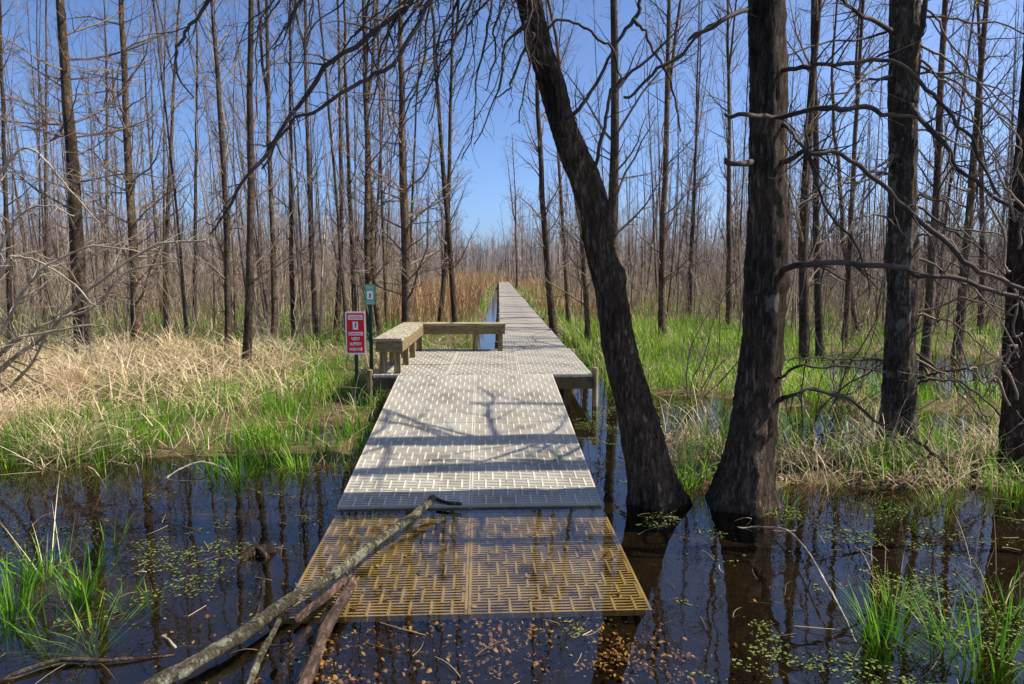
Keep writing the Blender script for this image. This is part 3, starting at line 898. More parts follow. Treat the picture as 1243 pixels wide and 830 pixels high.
def limb(tgt, pts, d, sides=7, n=None, dens=2.0, depth=2, lfrac=0.3, wig=0.16, upb=0.02, rough=0.005, spread=0.9, rmin=0.0023):
    mb = MB()
    P, R = trace(pts, d)
    n = n or max(8, len(P) * 4)
    P, R = smooth_path(P, R, n)
    sd_ = random.uniform(0, 99)
    P = [p + Vector((mn.noise(Vector((i * .22, sd_, 0))), 0, mn.noise(Vector((i * .22, 0, sd_))))) * 0.05 if 0 < i < n else p for i, p in enumerate(P)]
    P = [p + Vector((random.gauss(0, rough), random.gauss(0, rough), random.gauss(0, rough))) if 0 < i < n else p for i, p in enumerate(P)]
    R = [r * 0.82 * random.uniform(0.92, 1.08) for r in R]
    mb.tube(P, R, sides, True)
    twigs(mb, P, max(R) * 0.8, depth, dens * 3.0, lfrac * 0.8, wig, upb, 4, rmin, spread)
    mb.build('branch', M[tgt[1]], tgt[0], True)
    return P


def crown_above(mb, P, R, nb, seed, H=5.0, lo=0.1):
    """boughs on a part of the trunk that stands above the picture"""
    for _ in range(nb):
        t = random.uniform(lo, 0.98); i = min(int(t * (len(P) - 1)), len(P) - 2)
        p = P[i]
        az = random.uniform(0, 2 * PI); e = random.uniform(0.1, 0.9)
        q = walk(p, Vector((math.cos(az), math.sin(az), e)), random.uniform(1.0, 2.8), 8, 0.13, 0.05)
        r = min(R[i] * 0.4, 0.03)
        mb.tube(q, [r * (1 - 0.85 * j / 8) for j in range(9)], 5, False)
        twigs(mb, q, r, 2, 2.6, 0.4, 0.15, 0.05)


def hero(name, base, label, bark, path, d, seed, above, sides=48, step=0.03, flare=0.28, lumps=(), ridge=0.06):
    root = empty(name, base, label, 'tree')
    P, R = trace(path, d)
    R = [r * 0.9 for r in R]
    tip, tr = P[-1], R[-1]
    dirv = (P[-1] - P[-2]).normalized()
    q = [tip]; dd = dirv.copy(); k = 10
    for i in range(k):
        dd = (dd + Vector((random.gauss(0, 0.06), random.gauss(0, 0.06), 0.16))).normalized()
        q.append(q[-1] + dd * (above / k))
    P2 = P + q[1:]; R2 = R + [tr * (1 - 0.8 * (i + 1) / k) for i in range(k)]
    L = sum((P2[i + 1] - P2[i]).length for i in range(len(P2) - 1))
    n = int(L / step)
    # resample by arc length so bark detail is even
    P3, R3 = smooth_path(P2, R2, n)
    mb = MB(); trunk_mesh(mb, P3, R3, sides, seed, ridge, flare, lumps)
    mb.build('trunk', M[bark], root, True)
    return root, q, [tr * (1 - 0.8 * i / k) for i in range(k + 1)]


random.seed(31)
# leaning tree
DL = 5.55
lean_path = [(800, 668, 76), (798, 625, 73), (787, 567, 60), (771, 495, 51), (751, 422, 45), (740, 350, 40), (727, 300, 41), (721, 253, 40), (710, 217, 43),
             (694, 181, 40), (681, 145, 34), (672, 108, 36), (660, 72, 35), (650, 36, 34), (642, 0, 35)]
base = on_z(800, 632, 0)
root, q, rq = hero('leaning_tree', base, 'dark rough barked tree leaning left over the ramp, base in the water', 'bark_dark', lean_path, DL, 3.1, 5.5,
                   lumps=((2.35, -0.7, 0.05, 0.10), (2.9, -0.9, 0.03, 0.08), (3.3, 2.0, 0.02, 0.08)))
T_ = (root, 'twig_dark')
mb = MB()
crown_above(mb, q, rq, 11, 1)
mb.build('crown', M['twig_dark'], root)
# right fork and its curves against the sky
limb(T_, [(718, 215, 6, DL), (733, 175, 5.5), (743, 120, 5), (757, 92, 4.5), (790, 66, 4), (830, 30, 2)], 5.3)
limb(T_, [(680, 146, 7, DL), (700, 132, 6), (728, 98, 5), (748, 55, 5), (768, 22, 6), (779, 0, 6), (790, -40, 5)], 5.3)
limb(T_, [(768, 22, 6), (785, 45, 4), (801, 72, 4), (819, 110, 3), (826, 160, 2)], 5.3)
limb(T_, [(655, 60, 4, DL), (668, 38, 4), (690, 27, 4), (714, 36, 4), (735, 55, 4), (750, 80, 3), (753, 100, 2)], 5.25)
limb(T_, [(757, 118, 4), (785, 98, 5), (820, 70, 5), (860, 35, 4), (905, 12, 3)], 5.3)
# drooping boughs over the walkway; they leave the trunk above the picture
src = [(642, -25, 14), (600, -90, 12), (560, -60, 10)]
limb(T_, src + [(500, 0, 8), (466, 30, 7.5), (400, 80, 7), (354, 142, 6), (309, 202, 5.5), (277, 252, 4), (255, 285, 2)], 4.9, 8, 44, 3.2, 2, 0.22, upb=-0.06)
limb(T_, [(560, -60, 9), (530, -10, 7), (480, 70, 6.5), (430, 104, 6), (380, 132, 5), (345, 165, 4), (318, 205, 3)], 4.8, 7, 34, 3.0, 2, 0.25, upb=-0.05)
limb(T_, [(600, -90, 9), (420, -110, 8), (290, -60, 6.5), (245, 0, 5.5), (222, 38, 5), (210, 73, 3.5), (232, 120, 2)], 4.9, 7, 34, 2.2, 2, 0.25, upb=-0.06)
for (x0, y0, x1, y1, x2, y2) in [(640, -30, 575, 20, 545, 110), (600, -60, 560, 30, 508, 75), (640, -10, 640, 60, 630, 150), (580, -50, 535, 40, 520, 150),
                                 (560, -60, 500, 20, 455, 95), (642, 20, 610, 75, 575, 175), (560, -50, 480, -10, 430, 40), (645, 40, 622, 90, 600, 120), (600, -40, 585, 60, 560, 195),
                                 (520, -60, 470, 40, 445, 150), (470, -60, 440, 30, 400, 90), (560, -60, 545, 60, 500, 130), (430, -60, 360, 10, 330, 60), (620, -40, 600, 30, 590, 110), (530, -50, 515, 50, 478, 190)]:
    limb(T_, [(x0, y0, 5), ((x0 + x1) / 2 + 4, (y0 + y1) / 2 - 10, 4.5), (x1, y1, 3.5), ((x1 + x2) / 2 + 4, (y1 + y2) / 2, 2.6), (x2, y2, 1.6)], random.uniform(4.7, 5.3), 5, 18, 4.5, 2, 0.34, upb=-0.07)

for i in range(34):
    x0 = random.uniform(330, 665); y0 = random.uniform(-60, 0) - max(0, 560 - x0) * 0.05
    x1 = x0 + random.uniform(-55, 15); y1 = y0 + random.uniform(50, 110)
    x2 = x1 + random.uniform(-40, 10); y2 = y1 + random.uniform(25, 90)
    limb(T_, [(x0, y0, 3.2), ((x0 + x1) / 2 + random.uniform(-8, 12), (y0 + y1) / 2, 2.6), (x1, y1, 2.0), (x2, y2, 1.2)], random.uniform(4.6, 5.4), 4, 14, 5.0, 2, 0.4, wig=0.2, upb=-0.06, rmin=0.0018)

# big tree
DB = 5.45
big_path = [(899, 690, 92), (899, 640, 84), (900, 600, 74), (906, 567, 69), (917, 495, 58), (925, 422, 55), (929, 350, 56), (932, 280, 54), (932, 202, 51), (932, 100, 51), (931, 0, 50)]
root, q, rq = hero('big_tree', on_z(899, 638, 0), 'largest trunk in the photo with pale lichen patches, standing in the water right of centre', 'bark_big', big_path, DB, 8.7, 7.0,
                   lumps=((1.15, 0.2, 0.035, 0.07), (1.2, -1.8, 0.03, 0.06), (1.75, 0.1, 0.03, 0.10), (2.4, -0.8, 0.03, 0.08)))
T_ = (root, 'twig_dark')
mb = MB()
crown_above(mb, q, rq, 7, 2)
mb.build('crown', M['twig_dark'], root)
limb(T_, [(938, 331, 11, DB), (960, 326, 10, 5.2), (985, 321, 9), (1030, 319, 8), (1085, 325, 8), (1130, 333, 7), (1180, 345, 7), (1243, 362, 6), (1300, 380, 4)], 4.9, 8, 34, 2.5, 2, 0.22)
limb(T_, [(940, 196, 9, DB), (962, 190, 8, 5.2), (985, 186, 7), (1020, 192, 7), (1080, 235, 7), (1140, 290, 8), (1190, 328, 7), (1243, 350, 6), (1290, 380, 3)], 4.8, 7, 40, 3.0, 2, 0.22)
limb(T_, [(880, 138, 4, 5.15), (905, 140, 7), (945, 138, 7, 5.2), (1000, 132, 8), (1050, 134, 8), (1085, 139, 6), (1120, 150, 3)], 4.9, 7, 30, 2.5, 2, 0.22)
limb(T_, [(940, 88, 8, DB), (962, 83, 7, 5.2), (1000, 79, 6), (1050, 74, 6), (1090, 80, 6), (1130, 110, 6), (1165, 155, 5), (1190, 185, 5), (1215, 240, 3)], 4.9, 7, 36, 3.0, 2, 0.25)
limb(T_, [(925, 492, 9, DB), (950, 484, 8, 5.3), (965, 478, 6), (987, 473, 6), (1020, 482, 5), (1058, 506, 4), (1080, 520, 2)], 5.05, 6, 20, 3.0, 2, 0.3)
limb(T_, [(930, 470, 6, DB), (952, 458, 5, 5.3), (972, 446, 4), (992, 443, 4), (1030, 446, 3), (1075, 452, 2)], 5.05, 6, 18, 3.0, 2, 0.3)
limb(T_, [(915, 196, 10, DB), (900, 198, 9), (884, 196, 7), (880, 192, 4)], 5.05, 7, 8, 0.5, 1, 0.3)
limb(T_, [(915, 10, 7, DB), (880, 22, 7), (850, 40, 6), (835, 50, 3)], 5.1, 6, 10, 2.5, 2, 0.5)
limb(T_, [(938, 140, 6, DB), (960, 158, 6, 5.2), (975, 175, 5), (990, 205, 4), (1010, 260, 4), (1040, 300, 3), (1055, 350, 2)], 4.9, 6, 24, 3.0, 2, 0.3)

# mossy straight tree (third)
DT = 6.95
t3 = [(1086, 610, 78), (1086, 575, 62), (1087, 545, 50), (1090, 511, 46), (1093, 420, 39), (1096, 300, 37), (1096, 202, 36), (1097, 100, 38), (1099, 0, 40)]
root, q, rq = hero('straight_tree', on_z(1087, 578, 0.03), 'straight grey lichened trunk on the leafy bank, second large trunk from the right', 'bark_grey', t3, DT, 14.2, 7.5,
                   lumps=((0.4, 1.2, 0.03, 0.1), (2.6, 2.8, 0.03, 0.12)))
T_ = (root, 'twig_dark')
mb = MB()
crown_above(mb, q, rq, 6, 3)
for (z_, dy_, dx_, L_, r_) in [(4.9, 1.0, 0.15, 2.6, 0.034), (5.4, 0.9, -0.35, 2.8, 0.03), (5.9, -0.6, -0.3, 1.6, 0.026), (5.0, 0.8, -0.7, 2.4, 0.026), (6.3, 1.0, 0.3, 2.6, 0.03), (4.4, 0.7, 0.5, 2.2, 0.022)]:  # unseen boughs added so their shadows cross the ramp
    p0_ = q[0].lerp(q[-1], min(0.98, max(0.0, (z_ - q[0].z) / (q[-1].z - q[0].z)))) if z_ > q[0].z else Vector((q[0].x, q[0].y, z_))
    w_ = walk(p0_, Vector((dx_, dy_, 0.25)), L_, 12, 0.11, 0.03)
    mb.tube(w_, [r_ * (1 - 0.8 * j / 12) for j in range(13)], 7, False)
    twigs(mb, w_, r_, 2, 3.0, 0.38, 0.14, 0.03, 4, 0.003)
mb.build('crown', M['twig_dark'], root)
limb(T_, [(1085, 40, 8, DT), (1050, 18, 6), (1025, 5, 5), (1005, -20, 4)], 6.4, 6, 14, 2.5, 2, 0.4)
limb(T_, [(1100, 85, 9, DT), (1117, 40, 8), (1124, 0, 8), (1132, -50, 6)], 6.4, 7, 14, 1.5, 2, 0.4)
limb(T_, [(1095, 522, 6, DT), (1125, 545, 5), (1144, 562, 4.5), (1165, 585, 4), (1184, 605, 3), (1200, 618, 2)], 6.0, 6, 20, 3.5, 2, 0.3)
limb(T_, [(1100, 125, 8, DT), (1140, 170, 7), (1165, 205, 6), (1195, 230, 5), (1243, 265, 4), (1290, 300, 3)], 6.2, 6, 28, 3, 2, 0.3)

for i in range(30):
    side = random.choice((-1, 1, 1))
    x0 = 1097 + side * 8; y0 = random.uniform(-20, 480)
    pts = [(x0, y0, 4.2, DT)]
    dx, dyy = side * random.uniform(18, 34), random.uniform(-18, 14)
    for j in range(5):
        dyy += random.uniform(-4, 16); dx += random.uniform(-7, 7)
        pts.append((pts[-1][0] + dx, pts[-1][1] + dyy, 3.6 - 0.55 * j, DT - 0.12 * (j + 1)))
    limb((root, random.choice(('twig', 'twig_dark', 'twig'))), pts, DT, 5, 22, 2.6, 2, 0.3, wig=0.22, upb=0.0, rmin=0.0019)

# tree at the right edge
t4 = [(1243, 620, 66), (1243, 580, 56), (1241, 500, 48), (1243, 420, 46), (1247, 300, 44), (1254, 200, 42), (1262, 100, 42), (1268, 0, 42)]
root, q, rq = hero('edge_tree', on_z(1243, 590, 0.0), 'dark trunk wrapped in curling twigs, cut off by the right edge of the photo', 'bark_dark', t4, 6.3, 21.5, 7.5)
T_ = (root, 'twig')
mb = MB()
crown_above(mb, q, rq, 6, 4)
mb.build('crown', M['twig_dark'], root)
for i in range(9):
    y0 = random.uniform(250, 560); x0 = 1235 + random.uniform(-10, 10)
    pts = [(x0, y0, 4)]
    for j in range(6): pts.append((pts[-1][0] + random.uniform(-22, 10), pts[-1][1] + random.uniform(-50, 10), 4 - 0.4 * j))
    limb(T_, pts, random.uniform(5.7, 6.1), 5, 24, 3.0, 2, 0.25, wig=0.25)

# out-of-frame neighbours on the right, whose trunks shade the ramp
for (x, y, r, H, lab) in [(9.3, 8.2, 0.19, 12, 'tall bare tree standing just outside the right edge'), (6.4, 5.0, 0.085, 10.5, 'slender bare tree at the water just right of the frame')]:
    root = empty('bare_tree', (x, y, 0), lab, 'tree')
    P = [Vector((x + 0.10 * math.sin(i * 0.8), y + 0.08 * math.cos(i * 0.9), -0.3 + H * i / 14)) for i in range(15)]
    R_ = [r * (1 - 0.8 * i / 14) for i in range(15)]
    mb = MB(); mb.tube(P, R_, 14, False); mb.build('trunk', M['bark_dark'], root, True)
    mb = MB(); crown_above(mb, P, R_, 12 if r > 0.1 else 24, 5, lo=0.6 if r > 0.1 else 0.35); mb.build('crown', M['twig_dark'], root)


# ------------------------------------------------------------------ shrubs
def shrub(name, x, y, label, n, L, mat, arch=0.0, spread=0.6, wig=0.14, dens=3.5, r=0.010, bias=(0, 0, 0), depth=2, z=None):
    z = float(height(np.float64(x), np.float64(y))) if z is None else z
    root = empty(name, (x, y, z), label, 'shrub', None)
    mb = MB()
    for _ in range(n):
        az = random.uniform(0, 2 * PI); s = random.uniform(0.1, spread)
        d = Vector((math.cos(az) * s + bias[0], math.sin(az) * s + bias[1], 1 + bias[2]))
        l = L * random.uniform(0.55, 1.1)
        p0 = Vector((x + math.cos(az) * 0.12, y + math.sin(az) * 0.12, z - 0.05))
        ns = 14
        q = walk(p0, d, l, ns, wig, -arch)
        rr = r * random.uniform(0.6, 1.2)
        mb.tube(q, [max(0.0018, rr * (1 - 0.8 * j / ns)) for j in range(ns + 1)], 5, False)
        twigs(mb, q, rr, depth, dens, 0.32, 0.2, 0.0, 3, 0.0016)
    mb.build('stems', M[mat], root)
    return root


random.seed(77)
# pale arching shrub at the far left
root = empty('arching_shrub', on_z(-40, 500, 0), 'pale arching leafless shrub spreading in from the left edge over the straw', 'shrub')
T_ = (root, 'twig_pale')
for pts in ([(-60, 500, 9), (0, 452, 7), (60, 402, 6), (120, 340, 5), (190, 298, 4), (250, 290, 2)],
            [(-60, 480, 7), (0, 432, 6), (50, 396, 5), (110, 372, 4), (160, 330, 3), (215, 318, 2)],
            [(-60, 470, 7), (0, 405, 5), (30, 350, 4), (60, 322, 4), (110, 300, 3), (170, 306, 2)],
            [(-50, 440, 6), (0, 330, 5), (25, 312, 4), (70, 330, 3), (120, 372, 2)],
            [(-60, 480, 6), (10, 418, 5), (80, 400, 4), (130, 395, 2)],
            [(-60, 500, 6), (10, 470, 5), (50, 420, 4), (75, 370, 3), (85, 345, 2)],
            [(-60, 440, 6), (0, 300, 4), (40, 250, 3), (90, 262, 2)],
            [(-60, 440, 6), (-20, 250, 5), (30, 180, 4), (75, 220, 3), (120, 270, 2)]):
    limb(T_, pts, random.uniform(8.3, 9.4), 5, 26, 2.6, 2, 0.25, wig=0.14, upb=-0.01)
shrub('bare_shrub', -6.6, 11.5, 'thin leafless shrub rising from the straw below the leftmost large trunk', 9, 2.4, 'twig_pale', 0.03)
shrub('bare_shrub', -9.2, 13.0, 'wide leafless shrub in the straw at the left edge', 10, 3.0, 'twig', 0.03)
shrub('bare_shrub', -4.6, 14.6, 'upright leafless shrub behind the straw between two slim trunks', 8, 2.2, 'twig_pale', 0.02)
# tangles on the right
shrub('bare_shrub', 3.35, 7.2, 'dark leafless shrub between the largest trunk and the straight grey one', 8, 2.7, 'twig_dark', 0.02, 0.45, 0.16, 3.2, 0.012)
shrub('bare_shrub', 3.0, 10.3, 'leafless shrub in the flooded grass behind the largest trunk', 9, 2.8, 'twig', 0.02, 0.5)
shrub('bare_shrub', 5.0, 9.5, 'tangled grey shrub in the water right of the straight grey trunk', 9, 3.2, 'twig', 0.03, 0.6, 0.2)
shrub('bare_shrub', 6.9, 9.6, 'tangled shrub behind the trunk at the right edge', 10, 3.6, 'twig', 0.03, 0.6, 0.2)
shrub('bare_shrub', 4.55, 6.3, 'low curling pale twigs on the leafy bank by the right edge', 6, 1.5, 'twig_pale', 0.08, 0.7, 0.22, 3.0, 0.006)
shrub('bare_shrub', 2.1, 6.5, 'small twiggy shrub on the bank between the leaning and the largest trunk', 6, 0.7, 'twig', 0.05, 0.8, 0.18, 5, 0.005)
shrub('bare_shrub', -1.7, 19.5, 'leafless shrub beside the crooked trunk near the walkway', 8, 2.5, 'twig', 0.02)
shrub('bare_shrub', 3.2, 20.0, 'thin leafless shrub right of the stout brown trunk', 8, 2.5, 'twig', 0.02)

# ------------------------------------------------------------------ boardwalk
DECK = 0.47
bc = on_z(487, 453.5, DECK); print('platform front', bc, on_z(720, 455, DECK), on_z(616, 424, DECK), on_z(453, 455, DECK))
YF = on_z(600, 454.5, DECK).y          # front of platform
YB = on_z(600, 423, DECK).y            # back of platform
print('YF YB', YF, YB, 'ramp end', on_z(414, 613, 0.02), on_z(733, 612, 0.02), 'sub', on_z(339, 748, -0.06), on_z(797, 741, -0.06))


def grating(mb, W, L, z=0.0, pitch=0.033, bar=0.019, th=0.035, tick=0.124, rows=5, frame=True, phase=0):
    """slotted panel in local coords: x 0..W, y 0..L, top at z"""
    nb = int(round(L / pitch)); pitch = L / nb
    e = 0.018
    for i in range(nb):
        y0 = i * pitch + (pitch - bar) / 2
        mb.box(e, W - e, y0, y0 + bar, z - th, z)
    for i in range(nb + 1):
        r = (i // rows + phase) % 2
        y0 = i * pitch - (pitch - bar) / 2; y1 = y0 + (pitch - bar)
        y0 = max(y0, 0.002); y1 = min(y1, L - 0.002)
        if i % rows == 0:      # solid cross rib between the slot blocks
            pass
        x = tick * (0.5 if r else 1.0)
        while x < W - 0.03:
            mb.box(x - 0.009, x + 0.009, y0, y1, z - th + 0.004, z + 0.0015)
            x += tick
    # raised ticks that join the blocks
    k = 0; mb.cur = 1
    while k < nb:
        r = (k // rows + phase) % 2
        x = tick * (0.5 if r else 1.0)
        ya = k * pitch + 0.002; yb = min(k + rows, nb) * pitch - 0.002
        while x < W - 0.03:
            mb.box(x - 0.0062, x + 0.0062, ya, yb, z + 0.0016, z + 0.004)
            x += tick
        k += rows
    mb.cur = 0
    mb.box(0, e - 0.001, 0, L, z - th - 0.006, z + 0.002)
    mb.box(W - e + 0.001, W, 0, L, z - th - 0.006, z + 0.002)


def mesh_of(fn):
    mb = MB(); fn(mb)
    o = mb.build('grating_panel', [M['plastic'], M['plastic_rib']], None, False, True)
    me = o.data; bpy.data.objects.remove(o)
    return me


def put(name, me, parent, loc, rot=(0, 0, 0)):
    o = bpy.data.objects.new(name, me); col.objects.link(o)
    o.parent = parent; o.location = loc; o.rotation_euler = rot
    return o


walkway = empty('boardwalk', (0.65, YB, 0), 'long straight grey slatted walkway running off into the wood behind the platform', 'boardwalk')
WW = 1.24; PL = 1.22
pm = mesh_of(lambda mb: grating(mb, WW, PL - 0.012))
yy = YB + 0.01; i = 0
random.seed(3)
while yy < 86:
    o = put('grating_panel', pm, walkway, (0.03 - 0.65 + random.gauss(0, 0.004), yy - YB, DECK + random.gauss(0, 0.004)), (random.gauss(0, 0.004), random.gauss(0, 0.004), 0))
    yy += PL; i += 1
mb = MB()
for xs in (0.06, 1.19):
    mb.box(xs - 0.02, xs + 0.02, YB + 0.02, yy, DECK - 0.21, DECK - 0.046)
mb.build('stringers', M['wood_dark'], walkway)
me = None
for k in range(20):
    for sx in (-0.045, 1.315):
        mb = MB() if me is None else None
        if me is None:
            mb.box(-0.042, 0.042, -0.042, 0.042, -0.9, 0.02); me_o = mb.build('post', M['wood'], None, False, True); me = me_o.data; bpy.data.objects.remove(me_o)
        put('post', me, walkway, (sx - 0.65, 1.6 + k * 3.1, DECK + random.uniform(-0.06, 0.03)))

# platform
XL, XR = -1.76, 1.315
plat = empty('platform', ((XL + XR) / 2, (YF + YB) / 2, 0), 'square slatted grey deck carrying the corner bench', 'platform')
po = origin_of(plat)
ncol = 3; nrow = 3
cw, cl_ = (XR - XL) / ncol, (YB - YF) / nrow
pm2 = mesh_of(lambda mb: grating(mb, cw - 0.008, cl_ - 0.008))
for a_ in range(ncol):
    for c_ in range(nrow):
        put('grating_panel', pm2, plat, (XL + a_ * cw + 0.004 - po.x, YF + c_ * cl_ + 0.004 - po.y, DECK + random.gauss(0, 0.002)))
mb = MB()
mb.box(XL, XR, YF + 0.02, YF + 0.06, DECK - 0.21, DECK - 0.048)
mb.box(XL, XR, YB - 0.06, YB - 0.02, DECK - 0.21, DECK - 0.048)
mb.box(XL, XL + 0.04, YF + 0.063, YB - 0.063, DECK - 0.21, DECK - 0.048)
mb.box(XR - 0.04, XR, YF + 0.063, YB - 0.063, DECK - 0.21, DECK - 0.048)
for k in range(1, 7):
    xj = XL + k * (XR - XL) / 7
    mb.box(xj - 0.02, xj + 0.02, YF + 0.063, YB - 0.063, DECK - 0.19, DECK - 0.05)
mb.build('joists', M['wood_dark'], plat)
for (x, y, top) in [(XL - 0.045, YF + 0.03, DECK + 0.07), (XR + 0.045, YF + 0.06, DECK + 0.09), (XL - 0.045, YB - 0.1, DECK + 0.0), (XR + 0.045, YB - 0.1, DECK + 0.0)]:
    mb = MB(); mb.tube([(x, y, -0.6), (x, y, top - 0.01), (x, y, top)], [0.042, 0.042, 0.036], 12); mb.build('post', M['wood'], plat)
for (x, y) in [(XL + 0.45, YF + 0.12), (XR - 0.35, YF + 0.12)]:
    mb = MB(); mb.box(x - 0.045, x + 0.045, y - 0.045, y + 0.045, -0.5, DECK - 0.06); mb.build('post', M['wood_dark'], plat)

# ramp: upper sloping flight, partly afloat
EY, EZ = on_z(573, 612.5, 0.025).y, 0.025
pA = Vector((-0.325, YF - 0.012, DECK + 0.004)); pB = Vector((-0.235, EY, EZ))
ramp_o = empty('ramp', pA, 'sloping slatted grey ramp leading from the platform down to the water', 'ramp')
dv = (pB - pA); Lr = dv.length; dy = dv.normalized()
dxv = Vector((1, 0, 0)); dxv = (dxv - dy * dxv.dot(dy)).normalized()
dzv = (-dxv).cross(dy).normalized()
if dzv.z < 0: dzv = -dzv
RM = Matrix((dxv, -dy, dzv)).transposed()        # local y points uphill
eul = RM.to_euler()
HWD = 1.075
halfL = (Lr - 0.01) / 2
pm3 = mesh_of(lambda mb: grating(mb, HWD - 0.004, halfL - 0.006))
for r_ in range(2):
    for s_ in (-1, 0):
        off = RM @ Vector((s_ * HWD + 0.002, -Lr + r_ * halfL + 0.003, 0))
        put('grating_panel', pm3, ramp_o, off, eul)
mb = MB()
for xs in (-1.03, -0.02, 1.03):
    M4 = Matrix.Translation(pA) @ RM.to_4x4()
    mb.box(xs - 0.02, xs + 0.02, -Lr + 0.15, -0.1, -0.15, -0.05, M4)
mb.build('stringers', M['wood_dark'], ramp_o)

# submerged last flight
sA = Vector((-0.228, EY - 0.03, -0.035)); s_end = on_z(566, 746, -0.075)
sB = Vector((-0.185, s_end.y, -0.075))
sub = empty('sunken_ramp', sA, 'flooded slatted ramp section lying just under the water in front of the dry ramp', 'ramp')
dv = (sB - sA); Ls = dv.length; dy = dv.normalized()
dxv = Vector((1, 0.015, 0)); dxv = (dxv - dy * dxv.dot(dy)).normalized()
dzv = (-dxv).cross(dy).normalized()
if dzv.z < 0: dzv = -dzv
RM2 = Matrix((dxv, -dy, dzv)).transposed(); eul2 = RM2.to_euler()
pm4 = mesh_of(lambda mb: grating(mb, HWD + 0.01, Ls, bar=0.014))
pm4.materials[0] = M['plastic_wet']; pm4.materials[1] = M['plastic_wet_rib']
for s_ in (-1, 0):
    put('grating_panel', pm4, sub, RM2 @ Vector((s_ * (HWD + 0.014) + 0.002, -Ls, 0)), eul2)

# fallen bits on the decks
n = 420
yy_ = rng.uniform(EY + 0.05, YB - 0.1, n); xx_ = np.where(yy_ > YF, rng.uniform(XL + 0.5, XR - 0.05, n), rng.uniform(-1.25, 0.70, n))
zz_ = np.where(yy_ > YF, DECK + 0.010, EZ + (DECK - EZ) * np.clip((yy_ - EY) / (YF - EY), 0, 1) + 0.014)
push(*flats(np.stack([xx_, yy_, zz_], -1), rng.uniform(0.008, 0.035, n) * rng.uniform(0.4, 1.1, n), rng.uniform(0, 0.3, n), np.clip(rng.normal(0.25, 0.3, n), 0, 1)))
m2 = 160
ys_ = rng.uniform(sB.y + 0.05, sA.y - 0.1, m2); zs_ = -0.035 - 0.04 * (sA.y - ys_) / (sA.y - sB.y) + 0.012
push(*flats(np.stack([rng.uniform(-1.2, 0.8, m2), ys_, zs_], -1), rng.uniform(0.01, 0.045, m2), rng.uniform(0, 0.15, m2), np.clip(rng.normal(0.45, 0.3, m2), 0, 1)))
tag(flush('fallen_leaves', M['litter']), 'scattered dead leaf bits lying on the ramp and platform', 'fallen leaves', kind='stuff')

# ------------------------------------------------------------------ bench (L shaped)
BZ = DECK + 0.50
bench = empty('corner_bench', (XL + 0.2, YB - 0.3, DECK), 'L shaped weathered wooden bench on the platform corner', 'bench')
bd = 0.40
bx0, bx1 = XL + 0.02, XL + 0.02 + bd          # left arm
by0, by1 = YF + 0.10, YB - 0.04
rx1 = 0.125                                     # right end of the back arm
byb = by1 - bd
mb = MB()
for k in range(3):                              # seat boards of left arm
    w = bd / 3
    mb.box(bx0 - 0.01 + k * w, bx0 - 0.01 + (k + 1) * w - 0.008, by0 - 0.03, byb - 0.006, BZ - 0.038, BZ + random.uniform(-0.002, 0.002))
mb.build('seat', M['wood_top'], bench)
mb = MB()
for k in range(3):
    w = bd / 3
    mb.box(bx0 - 0.01, rx1, byb + k * w, byb + (k + 1) * w - 0.008, BZ - 0.038, BZ + random.uniform(-0.002, 0.002))
mb.build('seat', M['wood_topx'], bench)
mb = MB()                                       # skirts under the seats
mb.box(bx1 - 0.05, bx1 - 0.012, by0 + 0.0, byb + 0.02, BZ - 0.19, BZ - 0.040)
mb.box(bx0 + 0.01, bx0 + 0.048, by0 + 0.0, by1 - 0.05, BZ - 0.19, BZ - 0.040)
mb.box(bx0 + 0.051, bx1 - 0.053, by0 + 0.0, by0 + 0.038, BZ - 0.19, BZ - 0.040)
mb.box(bx1 - 0.009, rx1 - 0.012, byb + 0.012, byb + 0.05, BZ - 0.19, BZ - 0.040)
mb.box(bx0 + 0.051, rx1 - 0.012, by1 - 0.05, by1 - 0.014, BZ - 0.19, BZ - 0.040)
mb.box(rx1 - 0.05, rx1 - 0.014, byb + 0.053, by1 - 0.053, BZ - 0.188, BZ - 0.040)
mb.build('skirt', M['wood_x'], bench)
LG = [(bx0 + 0.10, by0 + 0.09), (bx1 - 0.10, by0 + 0.09)]
for f in (0.36, 0.68): LG += [(bx0 + 0.10, by0 + f * (byb - by0)), (bx1 - 0.10, by0 + f * (byb - by0))]
LG += [(bx1 - 0.10, byb + 0.1), (-0.43, byb + 0.10), (-0.43, by1 - 0.1), (rx1 - 0.10, byb + 0.10), (rx1 - 0.10, by1 - 0.1)]
for (x, y) in LG:
    mb = MB(); mb.box(x - 0.045, x + 0.045, y - 0.045, y + 0.045, DECK + 0.006, BZ - 0.041); mb.build('leg', M['wood'], bench)


# ------------------------------------------------------------------ signs
def plate(mb, cx, z0, z1, w, y, r=0.02, t=0.004):
    pts = []
    for (sx, sz, a0) in ((1, 1, 0), (-1, 1, 90), (-1, -1, 180), (1, -1, 270)):
        for j in range(5):
            a = math.radians(a0 + j * 22.5)
            pts.append((cx + sx * (w / 2 - r) + r * math.cos(a), (z1 if sz > 0 else z0) - sz * r + r * math.sin(a)))
    n = len(pts)
    vs = [(p[0], y, p[1]) for p in pts] + [(p[0], y + t, p[1]) for p in pts]
    fs = [tuple(reversed(range(n))), tuple(range(n, 2 * n))] + [(i, (i + 1) % n, n + (i + 1) % n, n + i) for i in range(n)]
    mb.add(vs, fs)


